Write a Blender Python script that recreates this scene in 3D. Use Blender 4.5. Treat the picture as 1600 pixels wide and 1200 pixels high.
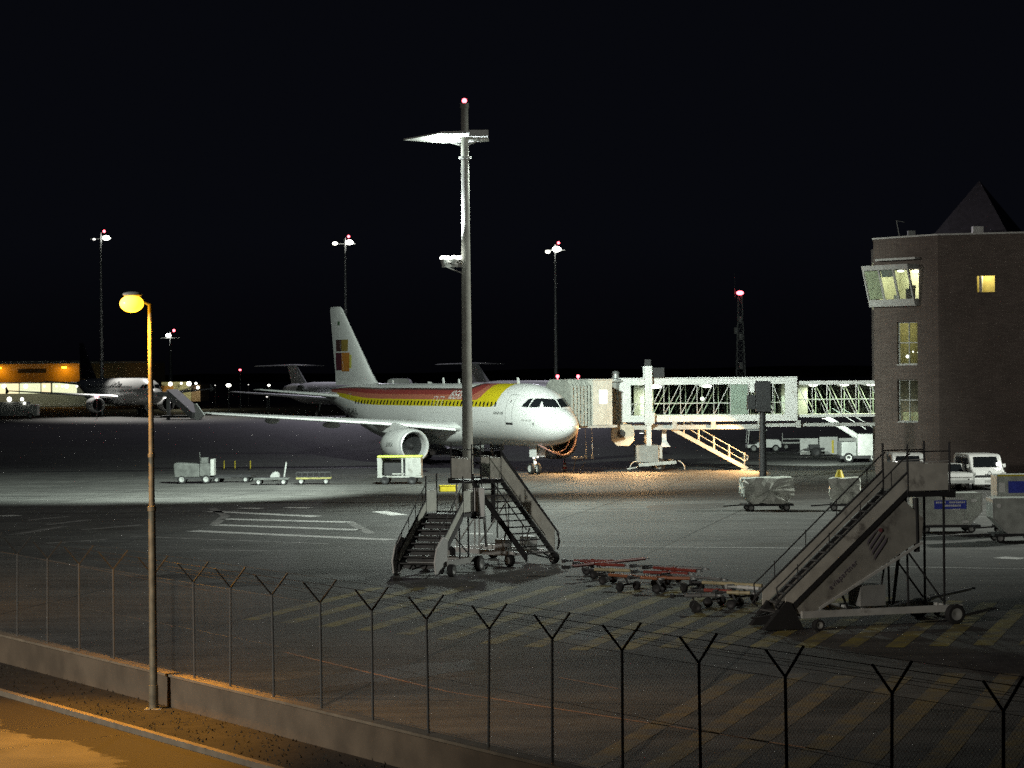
import bpy, math, random
from mathutils import Vector, Matrix
import numpy as np
random.seed(7)
R_ = math.radians
sc = bpy.context.scene
for o in list(bpy.data.objects): bpy.data.objects.remove(o)

# ------------------------------------------------------------------ camera
CF, CH, HZ, ROLL = 4000.0, 7.0, 575.0, 0.009
cam_d = bpy.data.cameras.new('camera'); cam = bpy.data.objects.new('camera', cam_d)
sc.collection.objects.link(cam); sc.camera = cam
cam_d.sensor_width = 36; cam_d.lens = CF/1600*36
cam_d.shift_y = -(600-HZ)/1600
cam_d.clip_start = 0.5; cam_d.clip_end = 6000
cam.matrix_world = Matrix.Translation((0,0,CH)) @ Matrix.Rotation(R_(90),4,'X') @ Matrix.Rotation(-ROLL,4,'Z')

# ------------------------------------------------------------------ night sky
w = bpy.data.worlds.new("World"); sc.world = w; w.use_nodes = True
nt = w.node_tree; nt.nodes.clear()
out = nt.nodes.new('ShaderNodeOutputWorld'); bg = nt.nodes.new('ShaderNodeBackground')
tc = nt.nodes.new('ShaderNodeTexCoord'); sx = nt.nodes.new('ShaderNodeSeparateXYZ'); cr = nt.nodes.new('ShaderNodeValToRGB')
nt.links.new(tc.outputs['Generated'], sx.inputs[0]); nt.links.new(sx.outputs['Z'], cr.inputs[0])
cr.color_ramp.elements[0].position = 0.0; cr.color_ramp.elements[0].color = (.0010,.0010,.0017,1)
cr.color_ramp.elements[1].position = 0.05; cr.color_ramp.elements[1].color = (.0021,.0024,.0039,1)
nt.links.new(cr.outputs[0], bg.inputs[0]); bg.inputs[1].default_value = 1.0
nt.links.new(bg.outputs[0], out.inputs[0])
sc.view_settings.view_transform = 'Standard'; sc.view_settings.look = 'None'
sc.view_settings.exposure = 0; sc.view_settings.gamma = 1
sc.cycles.use_denoising = False; sc.cycles.max_bounces = 5; sc.cycles.diffuse_bounces = 2; sc.cycles.glossy_bounces = 3
sc.cycles.transparent_max_bounces = 24; sc.cycles.volume_bounces = 0
sc.cycles.sample_clamp_direct = 25; sc.cycles.sample_clamp_indirect = 1.0; sc.cycles.caustics_reflective = False; sc.cycles.caustics_refractive = False

def at(px, py, z=0.0):            # photo pixel -> point on the level z
    dx, dy = px-800, py-600; c, s = math.cos(ROLL), math.sin(ROLL)
    u = c*dx - s*dy; v = s*dx + c*dy + 600-HZ
    D = CF*(CH-z)/v
    return Vector((u*D/CF, D, z))
def atD(px, py, D):               # photo pixel -> point at the depth D
    dx, dy = px-800, py-600; c, s = math.cos(ROLL), math.sin(ROLL)
    u = c*dx - s*dy; v = s*dx + c*dy + 600-HZ
    return Vector((u*D/CF, D, CH - v*D/CF))

# ------------------------------------------------------------------ lights of the lamps in and beside the view, and added fill
def lamp(kind, name, loc, power, color, target=None, size=.3, angle=60, blend=.5, parent=None):
    d = bpy.data.lights.new(name, kind); o = bpy.data.objects.new(name, d); sc.collection.objects.link(o)
    o.location = loc; d.energy = power; d.color = color
    if kind == 'AREA': d.size = size
    else: d.shadow_soft_size = size
    if kind == 'SPOT': d.spot_size = R_(angle); d.spot_blend = blend
    if target is not None:
        o.rotation_euler = (Vector(target)-Vector(loc)).to_track_quat('-Z','Y').to_euler()
    return o
MH = (.87, 1.0, .89)          # metal halide
NA = (1.0, .42, .012)          # sodium
WARM = (1.0, .56, .22)
MAST = Vector((-2.36, 133.7, 0))
# mirror head of the near mast
lamp('SPOT', 'mast_mirror_light', MAST+Vector((-1.6,.6,18.6)), 92000, MH, (1,168,3), .9, 90, .9)
lamp('SPOT', 'mast_mirror_light', MAST+Vector((-2.2,.6,18.6)), 105000, MH, (-22,149,0), .9, 62, .7)
lamp('SPOT', 'mast_mirror_light', MAST+Vector((.4,.6,18.6)), 42000, MH, (5,119,0), .9, 104, 1.0)
# unseen lamp added beyond the left edge to light one tower face
lamp('SPOT', 'apron_mast_light', (-60,146,25), 52000, (1,.93,.84), (27,162,7), .9, 19, .6)
lamp('SPOT', 'mast_uplight', MAST+Vector((-1.15,-.2,13.0)), 12000, (.55,.72,1), MAST+Vector((-1.75,.1,19)), .10, 9, .6)
lamp('SPOT', 'mast_uplight', MAST+Vector((-.72,-.2,13.0)), 12000, (.6,.76,1), MAST+Vector((-1.0,.1,19)), .10, 9, .6)
lamp('POINT', 'mast_uplight_spill', MAST+Vector((-.8,-.55,12.98)), 16, MH, None, .1)
lamp('SPOT', 'mast_uplight', MAST+Vector((-.52,-.22,12.95)), 15000, (.88,.97,1), MAST+Vector((-.30,.0,19)), .10, 34, .8)
# unseen apron light beyond the right edge
lamp('SPOT', 'apron_mast_light', (52,126,22), 95000, (.96,1,.90), (24,122,0), .8, 92, .8)
# unseen fill light left of the view, added to lift the foreground
lamp('SPOT', 'terminal_floodlight', (-32,28,15), 44000, (1,.95,.86), (3,80,0), 1.0, 80, 1.0)

# ------------------------------------------------------------------ helpers
def mat(name, color, rough=.6, metal=0.0, vary=.12, scale=3.0, bump=0.0, coat=0.0, emis=None, estr=0.0, dirt=None, spec=.5):
    m = bpy.data.materials.new(name); m.use_nodes = True; n = m.node_tree.nodes; l = m.node_tree.links
    b = n['Principled BSDF']; b.inputs['Roughness'].default_value = rough; b.inputs['Metallic'].default_value = metal
    b.inputs['Coat Weight'].default_value = coat; b.inputs['Specular IOR Level'].default_value = spec
    t = n.new('ShaderNodeTexCoord'); nz = n.new('ShaderNodeTexNoise'); nz.inputs['Scale'].default_value = scale; nz.inputs['Detail'].default_value = 6
    l.new(t.outputs['Object'], nz.inputs['Vector'])
    r = n.new('ShaderNodeValToRGB'); c = Vector(color)
    r.color_ramp.elements[0].position = .32; r.color_ramp.elements[1].position = .68
    r.color_ramp.elements[0].color = (*[x*(1-vary) for x in c],1); r.color_ramp.elements[1].color = (*[min(1,x*(1+vary)) for x in c],1)
    l.new(nz.outputs['Fac'], r.inputs[0]); src = r.outputs[0]
    if dirt:
        n2 = n.new('ShaderNodeTexNoise'); n2.inputs['Scale'].default_value = dirt[1]; n2.inputs['Detail'].default_value = 8; n2.inputs['Roughness'].default_value = .7
        l.new(t.outputs['Object'], n2.inputs['Vector'])
        r2 = n.new('ShaderNodeValToRGB'); r2.color_ramp.elements[0].position = dirt[2]; r2.color_ramp.elements[1].position = min(1, dirt[2]+.12)
        l.new(n2.outputs['Fac'], r2.inputs[0])
        mx = n.new('ShaderNodeMix'); mx.data_type = 'RGBA'; l.new(r2.outputs[0], mx.inputs[0]); l.new(src, mx.inputs[6]); mx.inputs[7].default_value = (*dirt[0],1)
        src = mx.outputs[2]
    l.new(src, b.inputs['Base Color'])
    if bump:
        bp = n.new('ShaderNodeBump'); bp.inputs['Strength'].default_value = bump; bp.inputs['Distance'].default_value = .02
        n3 = n.new('ShaderNodeTexNoise'); n3.inputs['Scale'].default_value = scale*8; l.new(t.outputs['Object'], n3.inputs['Vector'])
        l.new(n3.outputs['Fac'], bp.inputs['Height']); l.new(bp.outputs[0], b.inputs['Normal'])
    if emis: m.cycles.emission_sampling='NONE'; b.inputs['Emission Color'].default_value = (*emis,1); b.inputs['Emission Strength'].default_value = estr
    return m
def glass(name, tint=(.93,.97,.94), mixf=.06):
    m = bpy.data.materials.new(name); m.use_nodes = True; n = m.node_tree.nodes; l = m.node_tree.links
    n.clear(); o = n.new('ShaderNodeOutputMaterial'); mx = n.new('ShaderNodeMixShader'); tr = n.new('ShaderNodeBsdfTransparent'); g = n.new('ShaderNodeBsdfGlossy')
    tr.inputs[0].default_value = (*tint,1); g.inputs['Roughness'].default_value = .05; mx.inputs[0].default_value = mixf
    l.new(tr.outputs[0], mx.inputs[1]); l.new(g.outputs[0], mx.inputs[2]); l.new(mx.outputs[0], o.inputs[0]); return m
M = {}
M['white'] = mat('white_paint', (.78,.79,.77), .45, vary=.05, dirt=((.45,.44,.40),1.3,.60))
M['plane'] = mat('aircraft_white', (.82,.83,.82), .28, vary=.03, coat=.3)
M['wingwhite'] = mat('wing_white', (.74,.76,.75), .35, vary=.05)
M['lead'] = mat('leading_edge_metal', (.86,.87,.87), .35, .35, vary=.03)
M['grey'] = mat('grey_paint', (.30,.31,.30), .55, dirt=((.12,.12,.11),2,.6))
M['lgrey'] = mat('light_grey_paint', (.50,.51,.49), .5, dirt=((.25,.24,.22),2,.58))
M['stair'] = mat('stair_aluminium', (.74,.76,.68), .5, .2, vary=.15, dirt=((.2,.2,.18),1.6,.58))
M['stairdark'] = mat('stair_purple_grey', (.16,.14,.17), .6, vary=.2)
M['dark'] = mat('dark_steel', (.03,.03,.032), .6, .2)
M['black'] = mat('black_rubber', (.015,.015,.016), .85)
M['palebar']=mat('pale_bar_paint',(.52,.45,.27),.5,vary=.25)
M['steel'] = mat('galvanised_steel', (.32,.33,.33), .5, .5, vary=.2)
M['pole'] = mat('concrete_mast', (.30,.30,.27), .8, vary=.15, scale=2)
M['post'] = mat('fence_post_steel', (.085,.085,.08), .7, .1, vary=.2)
M['arm'] = mat('fence_arm_steel', (.05,.05,.046), .6, .2, vary=.2)
M['yellow'] = mat('yellow_paint', (.62,.50,.03), .5, dirt=((.3,.25,.05),2,.6))
M['lime'] = mat('lime_roof_plastic', (.55,.62,.10), .5)
M['cartpaint']=mat('cart_paint',(.34,.35,.33),.5,vary=.12,dirt=((.2,.2,.18),2.5,.55))
M['darkgrey']=mat('dark_grey_paint',(.085,.09,.085),.6,vary=.3)
M['lamppole']=mat('weathered_pole_paint',(.17,.155,.11),.6,.2,vary=.3,scale=5)
M['olive']=mat('olive_paint',(.22,.21,.07),.6,vary=.3)
M['red'] = mat('tow_bar_red', (.30,.06,.045), .5, vary=.25)
M['orange'] = mat('orange_paint', (.36,.14,.07), .5)
M['blue'] = mat('blue_panel', (.04,.06,.45), .5)
M['lblue'] = mat('pale_blue_panel', (.25,.32,.50), .5)
M['brick'] = None
M['concrete'] = mat('wall_concrete', (.13,.098,.066), .9, vary=.25, scale=1.2, bump=.4)
M['foil'] = mat('plastic_wrapped_load', (.60,.63,.57), .35, vary=.35, scale=2.5, bump=1.0)
M['alu'] = mat('container_aluminium', (.50,.53,.49), .45, .2, vary=.2)
M['lens'] = mat('lamp_lens', (.9,.9,.9), .3, emis=(1,1,.92), estr=14)
M['lensw'] = mat('lamp_lens_soft', (.9,.9,.9), .3, emis=(1,.98,.85), estr=5)
M['lensdim'] = mat('lamp_lens_dim', (.9,.9,.9), .3, emis=(1,.97,.9), estr=1.6)
M['na'] = mat('sodium_lens', (.9,.8,.5), .3, emis=(1,.44,.018), estr=5)
M['redlamp'] = mat('red_obstruction_lens', (.6,.02,.02), .3, emis=(1,.10,.13), estr=9)
M['blueled'] = M['lens']
M['glass'] = glass('clear_glass')
M['dglass'] = mat('dark_glass', (.012,.014,.016), .08, vary=0, spec=.6)
M['tread'] = mat('stair_tread', (.10,.10,.10), .8, .2, vary=.2)

def group_nodes(): pass

class MB:
    def __init__(s): s.v=[]; s.f=[]; s.mi=[]; s.m=0; s.T=Matrix.Identity(4)
    def add(s, vs, fs):
        b=len(s.v); s.v += [tuple(s.T @ Vector(p)) for p in vs]
        for f in fs: s.f.append([b+i for i in f]); s.mi.append(s.m)
        return s
    def box(s, x0,y0,z0,x1,y1,z1):
        v=[(x0,y0,z0),(x1,y0,z0),(x1,y1,z0),(x0,y1,z0),(x0,y0,z1),(x1,y0,z1),(x1,y1,z1),(x0,y1,z1)]
        return s.add(v,[(3,2,1,0),(4,5,6,7),(0,1,5,4),(1,2,6,5),(2,3,7,6),(3,0,4,7)])
    def beam(s, p, q, w, h=None, up=(0,0,1)):
        p=Vector(p); q=Vector(q); h=h or w; d=(q-p)
        if d.length<1e-6: return s
        d.normalize(); u=Vector(up)
        if abs(d.dot(u))>.98: u=Vector((1,0,0))
        a=d.cross(u).normalized()*w/2; b=a.cross(d).normalized()*h/2
        v=[p-a-b,p+a-b,p+a+b,p-a+b,q-a-b,q+a-b,q+a+b,q-a+b]
        return s.add(v,[(3,2,1,0),(4,5,6,7),(0,1,5,4),(1,2,6,5),(2,3,7,6),(3,0,4,7)])
    def tube(s, p, q, r0, r1=None, n=10, cap=True):
        p=Vector(p); q=Vector(q); r1=r0 if r1 is None else r1; d=(q-p).normalized()
        u=Vector((0,0,1)) if abs(d.z)<.95 else Vector((1,0,0)); a=d.cross(u).normalized(); b=d.cross(a).normalized()
        v=[]
        for c,r in ((p,r0),(q,r1)):
            for i in range(n):
                t=2*math.pi*i/n; v.append(c+a*math.cos(t)*r+b*math.sin(t)*r)
        f=[(i,(i+1)%n,n+(i+1)%n,n+i) for i in range(n)]
        if cap: f += [tuple(range(n))[::-1], tuple(range(n,2*n))]
        return s.add(v,f)
    def path(s, pts, r, n=6):
        for a,b in zip(pts[:-1],pts[1:]): s.tube(a,b,r,r,n)
        return s
    def prism(s, prof, y0, y1):       # profile in x,z extruded along y
        n=len(prof); v=[(x,y0,z) for x,z in prof]+[(x,y1,z) for x,z in prof]
        return s.add(v,[(i,(i+1)%n,n+(i+1)%n,n+i) for i in range(n)]+[tuple(range(n))[::-1],tuple(range(n,2*n))])
    def prismx(s, prof, x0, x1):      # profile in y,z extruded along x
        n=len(prof); v=[(x0,y,z) for y,z in prof]+[(x1,y,z) for y,z in prof]
        return s.add(v,[(i,(i+1)%n,n+(i+1)%n,n+i) for i in range(n)]+[tuple(range(n))[::-1],tuple(range(n,2*n))])
    def lathe(s, prof, c, axis='x', n=32):   # profile (t, r) turned about an axis through c
        v=[]; c=Vector(c)
        for t,r in prof:
            for i in range(n):
                a=2*math.pi*i/n; e,g=r*math.cos(a),r*math.sin(a)
                p={'x':(t,e,g),'y':(e,t,g),'z':(e,g,t)}[axis]; v.append(c+Vector(p))
        f=[]
        for k in range(len(prof)-1):
            for i in range(n): j=(i+1)%n; f.append((k*n+i,k*n+j,(k+1)*n+j,(k+1)*n+i))
        return s.add(v,f)
    def ball(s, c, r, n=10, sq=(1,1,1)):
        c=Vector(c); v=[];f=[]
        for k in range(n+1):
            ph=math.pi*k/n
            for i in range(n):
                a=2*math.pi*i/n; v.append(c+Vector((r*sq[0]*math.sin(ph)*math.cos(a), r*sq[1]*math.sin(ph)*math.sin(a), r*sq[2]*math.cos(ph))))
        for k in range(n):
            for i in range(n): j=(i+1)%n; f.append((k*n+i,k*n+j,(k+1)*n+j,(k+1)*n+i))
        return s.add(v,f)
    def wheel(s, c, r, w, axis='y', m_t=0, m_r=1):
        s.m=m_t; n=20
        s.lathe([(-w/2,r*.6),(-w/2,r*.9),(-w*.38,r),(w*.38,r),(w/2,r*.9),(w/2,r*.6)],c,axis,n)
        s.m=m_r; s.lathe([(-w*.3,0.001),(-w*.36,r*.3),(-w*.5,r*.6),(-w*.5,r*.61)],c,axis,n); s.lathe([(w*.3,0.001),(w*.36,r*.3),(w*.5,r*.6),(w*.5,r*.61)],c,axis,n)
        s.m=0; return s
    def build(s, name, mats, parent=None, smooth=False, label=None, bevel=0):
        me=bpy.data.meshes.new(name); me.from_pydata(s.v,[],s.f)
        if not isinstance(mats,(list,tuple)): mats=[mats]
        for m in mats: me.materials.append(m if not isinstance(m,str) else M[m])
        me.polygons.foreach_set('material_index', s.mi)
        if smooth:
            me.polygons.foreach_set('use_smooth',[True]*len(me.polygons))
            me.set_sharp_from_angle(angle=R_(40))
        me.update()
        import bmesh
        bm=bmesh.new(); bm.from_mesh(me); bmesh.ops.recalc_face_normals(bm,faces=bm.faces); bm.to_mesh(me); bm.free()
        o=bpy.data.objects.new(name,me); sc.collection.objects.link(o)
        if parent: o.parent=parent
        if label: o['label']=label
        if bevel:
            b=o.modifiers.new('bevel','BEVEL'); b.width=bevel; b.segments=2; b.limit_method='ANGLE'
        return o
def thing(name, label, cat, loc=(0,0,0), rz=0, group=None):
    o=bpy.data.objects.new(name,None); sc.collection.objects.link(o); o.location=loc; o.rotation_euler=(0,0,rz)
    o['label']=label; o['category']=cat
    if group: o['group']=group
    return o
def tag(o,label,cat,group=None):
    o['label']=label; o['category']=cat
    if group: o['group']=group
    return o
def dup(root, loc, rz=None, label=None, group=None):
    def cp(o,par):
        c=o.copy(); sc.collection.objects.link(c); c.parent=par
        for ch in [x for x in bpy.data.objects if x.parent==o]: cp(ch,c)
        return c
    kids=[x for x in bpy.data.objects if x.parent==root]
    r=root.copy(); sc.collection.objects.link(r); r.location=loc
    if rz is not None: r.rotation_euler=(0,0,rz)
    for k in kids: cp(k,r)
    if label: r['label']=label
    if group: r['group']=group
    return r
def structure(o): o['kind']='structure'; return o
def text_mesh(txt, size, extrude=.004, shear=0.0, bold=0.0):
    cu=bpy.data.curves.new('t','FONT'); cu.body=txt; cu.size=size; cu.extrude=extrude; cu.shear=shear; cu.offset=bold; cu.space_character=1.06
    cu.resolution_u=3
    o=bpy.data.objects.new('t',cu); sc.collection.objects.link(o); bpy.context.view_layer.update()
    me=bpy.data.meshes.new_from_object(o.evaluated_get(bpy.context.evaluated_depsgraph_get()))
    bpy.data.objects.remove(o); return me
def text(txt,size,M4,m,parent,name='lettering',**k):
    me=text_mesh(txt,size,**k); me.transform(M4); me.materials.clear(); me.materials.append(M[m] if isinstance(m,str) else m)
    o=bpy.data.objects.new(name,me); me.name=name; sc.collection.objects.link(o)
    if parent: o.parent=parent
    return o

# ------------------------------------------------------------------ ground
def ground_mat():
    m=bpy.data.materials.new('apron_surface'); m.use_nodes=True; n=m.node_tree.nodes; l=m.node_tree.links; b=n['Principled BSDF']
    b.inputs['Roughness'].default_value=.75; b.inputs['Specular IOR Level'].default_value=.35
    t=n.new('ShaderNodeTexCoord')
    def noise(sc_,det,ro=.5,vec=None):
        z=n.new('ShaderNodeTexNoise'); z.inputs['Scale'].default_value=sc_; z.inputs['Detail'].default_value=det; z.inputs['Roughness'].default_value=ro
        l.new(vec or t.outputs['Object'],z.inputs['Vector']); return z.outputs['Fac']
    def ramp(f,a,b_,ca,cb):
        r=n.new('ShaderNodeValToRGB'); r.color_ramp.elements[0].position=a; r.color_ramp.elements[1].position=b_
        r.color_ramp.elements[0].color=(*ca,1); r.color_ramp.elements[1].color=(*cb,1); l.new(f,r.inputs[0]); return r.outputs[0]
    def mul(a,b_):
        x=n.new('ShaderNodeMix'); x.data_type='RGBA'; x.blend_type='MULTIPLY'; x.inputs[0].default_value=1; l.new(a,x.inputs[6]); l.new(b_,x.inputs[7]); return x.outputs[2]
    c=ramp(noise(.035,5,.6),.35,.65,(.10,.10,.098),(.15,.15,.143))
    c=mul(c,ramp(noise(.5,8,.7),.3,.7,(.58,.58,.58),(1.22,1.22,1.2)))
    c=mul(c,ramp(noise(7,6,.8),.3,.7,(.85,.85,.85),(1.1,1.1,1.1)))
    mp=n.new('ShaderNodeMapping'); mp.inputs['Scale'].default_value=(.03,.9,1); mp.inputs['Rotation'].default_value=(0,0,R_(8)); l.new(t.outputs['Object'],mp.inputs[0])
    c=mul(c,ramp(noise(1,7,.7,mp.outputs[0]),.36,.6,(.55,.55,.55),(1.1,1.1,1.1)))      # tyre and sweeping streaks
    v=n.new('ShaderNodeTexVoronoi'); v.inputs['Scale'].default_value=.11; l.new(t.outputs['Object'],v.inputs['Vector'])
    c=mul(c,ramp(v.outputs['Distance'],.05,.22,(.55,.53,.5),(1,1,1)))                   # oil stains
    bt=n.new('ShaderNodeTexBrick'); bt.offset=0; bt.inputs['Scale'].default_value=1; bt.inputs['Brick Width'].default_value=7.5; bt.inputs['Row Height'].default_value=7.5
    bt.inputs['Mortar Size'].default_value=.06; bt.inputs['Color1'].default_value=(1,1,1,1); bt.inputs['Color2'].default_value=(.90,.90,.90,1); bt.inputs['Mortar'].default_value=(.35,.35,.35,1)
    mp2=n.new('ShaderNodeMapping'); mp2.inputs['Rotation'].default_value=(0,0,R_(12)); l.new(t.outputs['Object'],mp2.inputs[0]); l.new(mp2.outputs[0],bt.inputs['Vector'])
    c=mul(c,bt.outputs['Color'])
    l.new(c,b.inputs['Base Color'])
    bp=n.new('ShaderNodeBump'); bp.inputs['Strength'].default_value=.5; bp.inputs['Distance'].default_value=.02; l.new(noise(30,4),bp.inputs['Height']); l.new(bp.outputs[0],b.inputs['Normal'])
    return m
M['apron']=ground_mat()
def sheet(name,pts,m,z,label=None):
    b=MB(); b.add([(p[0],p[1],z) for p in pts],[tuple(range(len(pts)))]); o=b.build(name,m); structure(o); return o
sheet('ground',[(-2500,-300),(2500,-300),(2500,4500),(-2500,4500)],'apron',0)

def worn(name,color,lo,hi,scale=1.5,base=(.11,.11,.105),fine=9):
    m=bpy.data.materials.new(name); m.use_nodes=True; n=m.node_tree.nodes; l=m.node_tree.links; b=n['Principled BSDF']; b.inputs['Roughness'].default_value=.75
    t=n.new('ShaderNodeTexCoord'); z=n.new('ShaderNodeTexNoise'); z.inputs['Scale'].default_value=scale; z.inputs['Detail'].default_value=fine; z.inputs['Roughness'].default_value=.75; l.new(t.outputs['Object'],z.inputs[0])
    r=n.new('ShaderNodeValToRGB'); r.color_ramp.elements[0].position=lo; r.color_ramp.elements[1].position=hi
    r.color_ramp.elements[0].color=(*color,1); r.color_ramp.elements[1].color=(*base,1); l.new(z.outputs['Fac'],r.inputs[0]); l.new(r.outputs[0],b.inputs['Base Color']); return m
M['wline']=worn('white_line_paint',(.72,.72,.70),.50,.70)
M['wfaint']=worn('faded_white_paint',(.34,.33,.32),.40,.60)
M['yline']=worn('yellow_hatch_paint',(.32,.27,.06),.40,.62,.9)
M['yfaint']=worn('faded_yellow_paint',(.22,.17,.06),.40,.60,.9)
M['oline']=worn('orange_line_paint',(.42,.24,.12),.45,.65)
def stripes(name,segs,width,m,z):
    b=MB()
    for (x0,y0,x1,y1) in segs:
        p=at(x0,y0); q=at(x1,y1); d=(q-p); d.z=0; d.normalize(); a=Vector((-d.y,d.x,0))*width/2
        b.add([(p.x-a.x,p.y-a.y,z),(q.x-a.x,q.y-a.y,z),(q.x+a.x,q.y+a.y,z),(p.x+a.x,p.y+a.y,z)],[(0,1,2,3)])
    return structure(b.build(name,m))
stripes('road_marking',[(328,799,494,807),(348,811,546,816),(334,820,560,828),(300,829.5,612,843.5),(376,794,408,794.5),(446,793,484,793.5),(592,799,624,805),(735,833,759,835),(1560,871,1600,873),(0,806.5,28,805)],.85,'wline',.004)
stripes('road_marking',[(206,838,512,850),(44,813,105,807),(74,820,142,812),(16,836,104,822),(130,828,222,820),(70,849,168,843),(310,859,420,861),(330,794,352,806),(352,806,334,820),(546,816,580,834)],.45,'wfaint',.004)
stripes('road_marking',[(700,851.5,1310,857),(1345,884.5,1600,889)],.14,'wline',.004)
stripes('road_marking',[(440,1018,700,1081),(700,1081,1060,1137),(1060,1137,1300,1175),(870,1058,965,1076),(0,862,330,924),(330,924,440,930)],.09,'oline',.004)
# yellow hatching: long parallel bars on the apron in two bands
def hatch():
    b=MB(); d=Vector((.285,.958,0)); a=Vector((-d.y,d.x,0))*.24; rnd=random.Random(3)
    for i in range(32):
        x=-7.4+i*1.12
        y0=63.5+max(0,(x-12))*.10+rnd.uniform(-.2,.2); y1=79-max(0,x-4)*.62
        if x<1: y0+= (1-x)*1.0; y1+=3
        if y1-y0<1.5: y1=y0+3.6
        p=Vector((x,y0,.004)); q=p+d*((y1-y0)/d.y)
        b.add([p-a,q-a,q+a,p+a],[(0,1,2,3)])
    o=structure(b.build('road_marking','yline')); 
    b=MB()
    for i in range(22):
        x=1.0+i*1.22
        p=Vector((x,44+rnd.uniform(-.2,.2),.004)); q=p+d*(14.5+rnd.uniform(-.5,.5)) ; 
        b.add([p-a,q-a,q+a,p+a],[(0,1,2,3)])
    structure(b.build('road_marking','yfaint'))
hatch()
# dark sheets: the first paints a cast shadow band, the rest are tarred patches
def tar_shade(pts,seed):
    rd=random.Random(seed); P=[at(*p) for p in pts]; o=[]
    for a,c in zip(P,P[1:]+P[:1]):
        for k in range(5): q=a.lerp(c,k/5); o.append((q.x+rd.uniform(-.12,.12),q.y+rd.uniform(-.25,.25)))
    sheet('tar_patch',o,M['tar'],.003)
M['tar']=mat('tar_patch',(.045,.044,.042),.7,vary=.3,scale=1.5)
tar_shade([(395,1068),(560,1048),(735,1030),(745,1046),(560,1068),(400,1090)],1); tar_shade([(900,985),(1010,990),(1000,1004),(890,997)],2); tar_shade([(1500,1035),(1600,1018),(1640,1070),(1560,1075)],3)
tar_shade([(420,905),(560,899),(570,906),(430,913)],4); tar_shade([(1010,790),(1130,786),(1135,793),(1015,798)],5)
# slot drain across the apron
p=at(-60,738.6); q=at(598,730.5); b=MB(); d=(q-p).normalized(); a=Vector((-d.y,d.x,0))*.55
b.add([p-a,q-a,q+a,p+a],[(0,1,2,3)])
for v in range(4): b.v[v]=(b.v[v][0],b.v[v][1],.004)
structure(b.build('drain_channel','dark'))
p=at(1240,716); q=at(1400,722); b=MB(); d=(q-p).normalized(); a=Vector((-d.y,d.x,0))*.4
b.add([(v.x,v.y,.004) for v in (p-a,q-a,q+a,p+a)],[(0,1,2,3)]); structure(b.build('drain_channel','dark'))

# kerb, verge and road in the near left corner; wall line
WZ=.78
W0=at(0,988,WZ); W1=at(760,1167,WZ); wd=(W1-W0); wd.z=0; wd.normalize(); wn=Vector((-wd.y,wd.x,0))      # wn points to the apron (away from the road)
if wn.y<0: wn=-wn
def wl(t,off=0): return Vector((W0.x,W0.y,0))+wd*t+wn*off
K0=at(0,1079,.12); K1=at(430,1200,.12); kd=(K1-K0); kd.z=0; kd.normalize(); kn=Vector((-kd.y,kd.x,0))
if kn.y<0: kn=-kn
def kl(t,off=0): return Vector((K0.x,K0.y,0))+kd*t+kn*off
def strip(name,a0,a1,b0,b1,z0,z1,m):
    b=MB(); v=[(*a0.xy,z0),(*a1.xy,z0),(*b1.xy,z0),(*b0.xy,z0),(*a0.xy,z1),(*a1.xy,z1),(*b1.xy,z1),(*b0.xy,z1)]
    b.add(v,[(3,2,1,0),(4,5,6,7),(0,1,5,4),(1,2,6,5),(2,3,7,6),(3,0,4,7)]); return b.build(name,m)
road_m=mat('road_asphalt',(.14,.12,.075),.8,vary=.25,scale=.8,bump=.5)
def road_nodes(m):
    n=m.node_tree.nodes; l=m.node_tree.links; b=n['Principled BSDF']; src=b.inputs['Base Color'].links[0].from_socket
    t=n.new('ShaderNodeTexCoord'); mp=n.new('ShaderNodeMapping'); mp.inputs['Rotation'].default_value=(0,0,-math.atan2(kd.y,kd.x))
    l.new(t.outputs['Object'],mp.inputs[0]); mp2=n.new('ShaderNodeVectorMath'); mp2.operation='ADD'; l.new(mp.outputs[0],mp2.inputs[0])
    off=Matrix.Rotation(-math.atan2(kd.y,kd.x),3,'Z')@Vector((K0.x,K0.y,0)); mp2.inputs[1].default_value=(-off.x,-off.y,0)
    sx=n.new('ShaderNodeSeparateXYZ'); l.new(mp2.outputs[0],sx.inputs[0])
    nz=n.new('ShaderNodeTexNoise'); nz.inputs['Scale'].default_value=.45; nz.inputs['Detail'].default_value=8; nz.inputs['Roughness'].default_value=.7; l.new(t.outputs['Object'],nz.inputs[0])
    ma=n.new('ShaderNodeMath'); ma.operation='MULTIPLY_ADD'; l.new(nz.outputs['Fac'],ma.inputs[0]); ma.inputs[1].default_value=2.6*SGN; l.new(sx.outputs['Y'],ma.inputs[2])
    mm=n.new('ShaderNodeMath'); mm.operation='MULTIPLY'; mm.inputs[1].default_value=-SGN; l.new(ma.outputs[0],mm.inputs[0])     # distance from the kerb minus noise
    r=n.new('ShaderNodeValToRGB'); r.color_ramp.elements[0].position=.30; r.color_ramp.elements[1].position=.42
    r.color_ramp.elements[0].color=(1,1,1,1); r.color_ramp.elements[1].color=(0,0,0,1)
    # dark ragged-edged strip along the kerb
    l.new(mm.outputs[0],r.inputs[0]); mx=n.new('ShaderNodeMix'); mx.data_type='RGBA'; l.new(r.outputs[0],mx.inputs[0]); l.new(src,mx.inputs[6]); mx.inputs[7].default_value=(.022,.018,.014,1); l.new(mx.outputs[2],b.inputs['Base Color'])
kper=Matrix.Rotation(-math.atan2(kd.y,kd.x),3,'Z')@kn; SGN=1 if kper.y>0 else -1
road_nodes(road_m)
structure(strip('road',kl(-60),kl(60),kl(-60,-9),kl(60,-9),.0,.008,road_m))
M['kerbstone']=mat('kerb_stone',(.19,.155,.11),.85,vary=.2)
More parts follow.
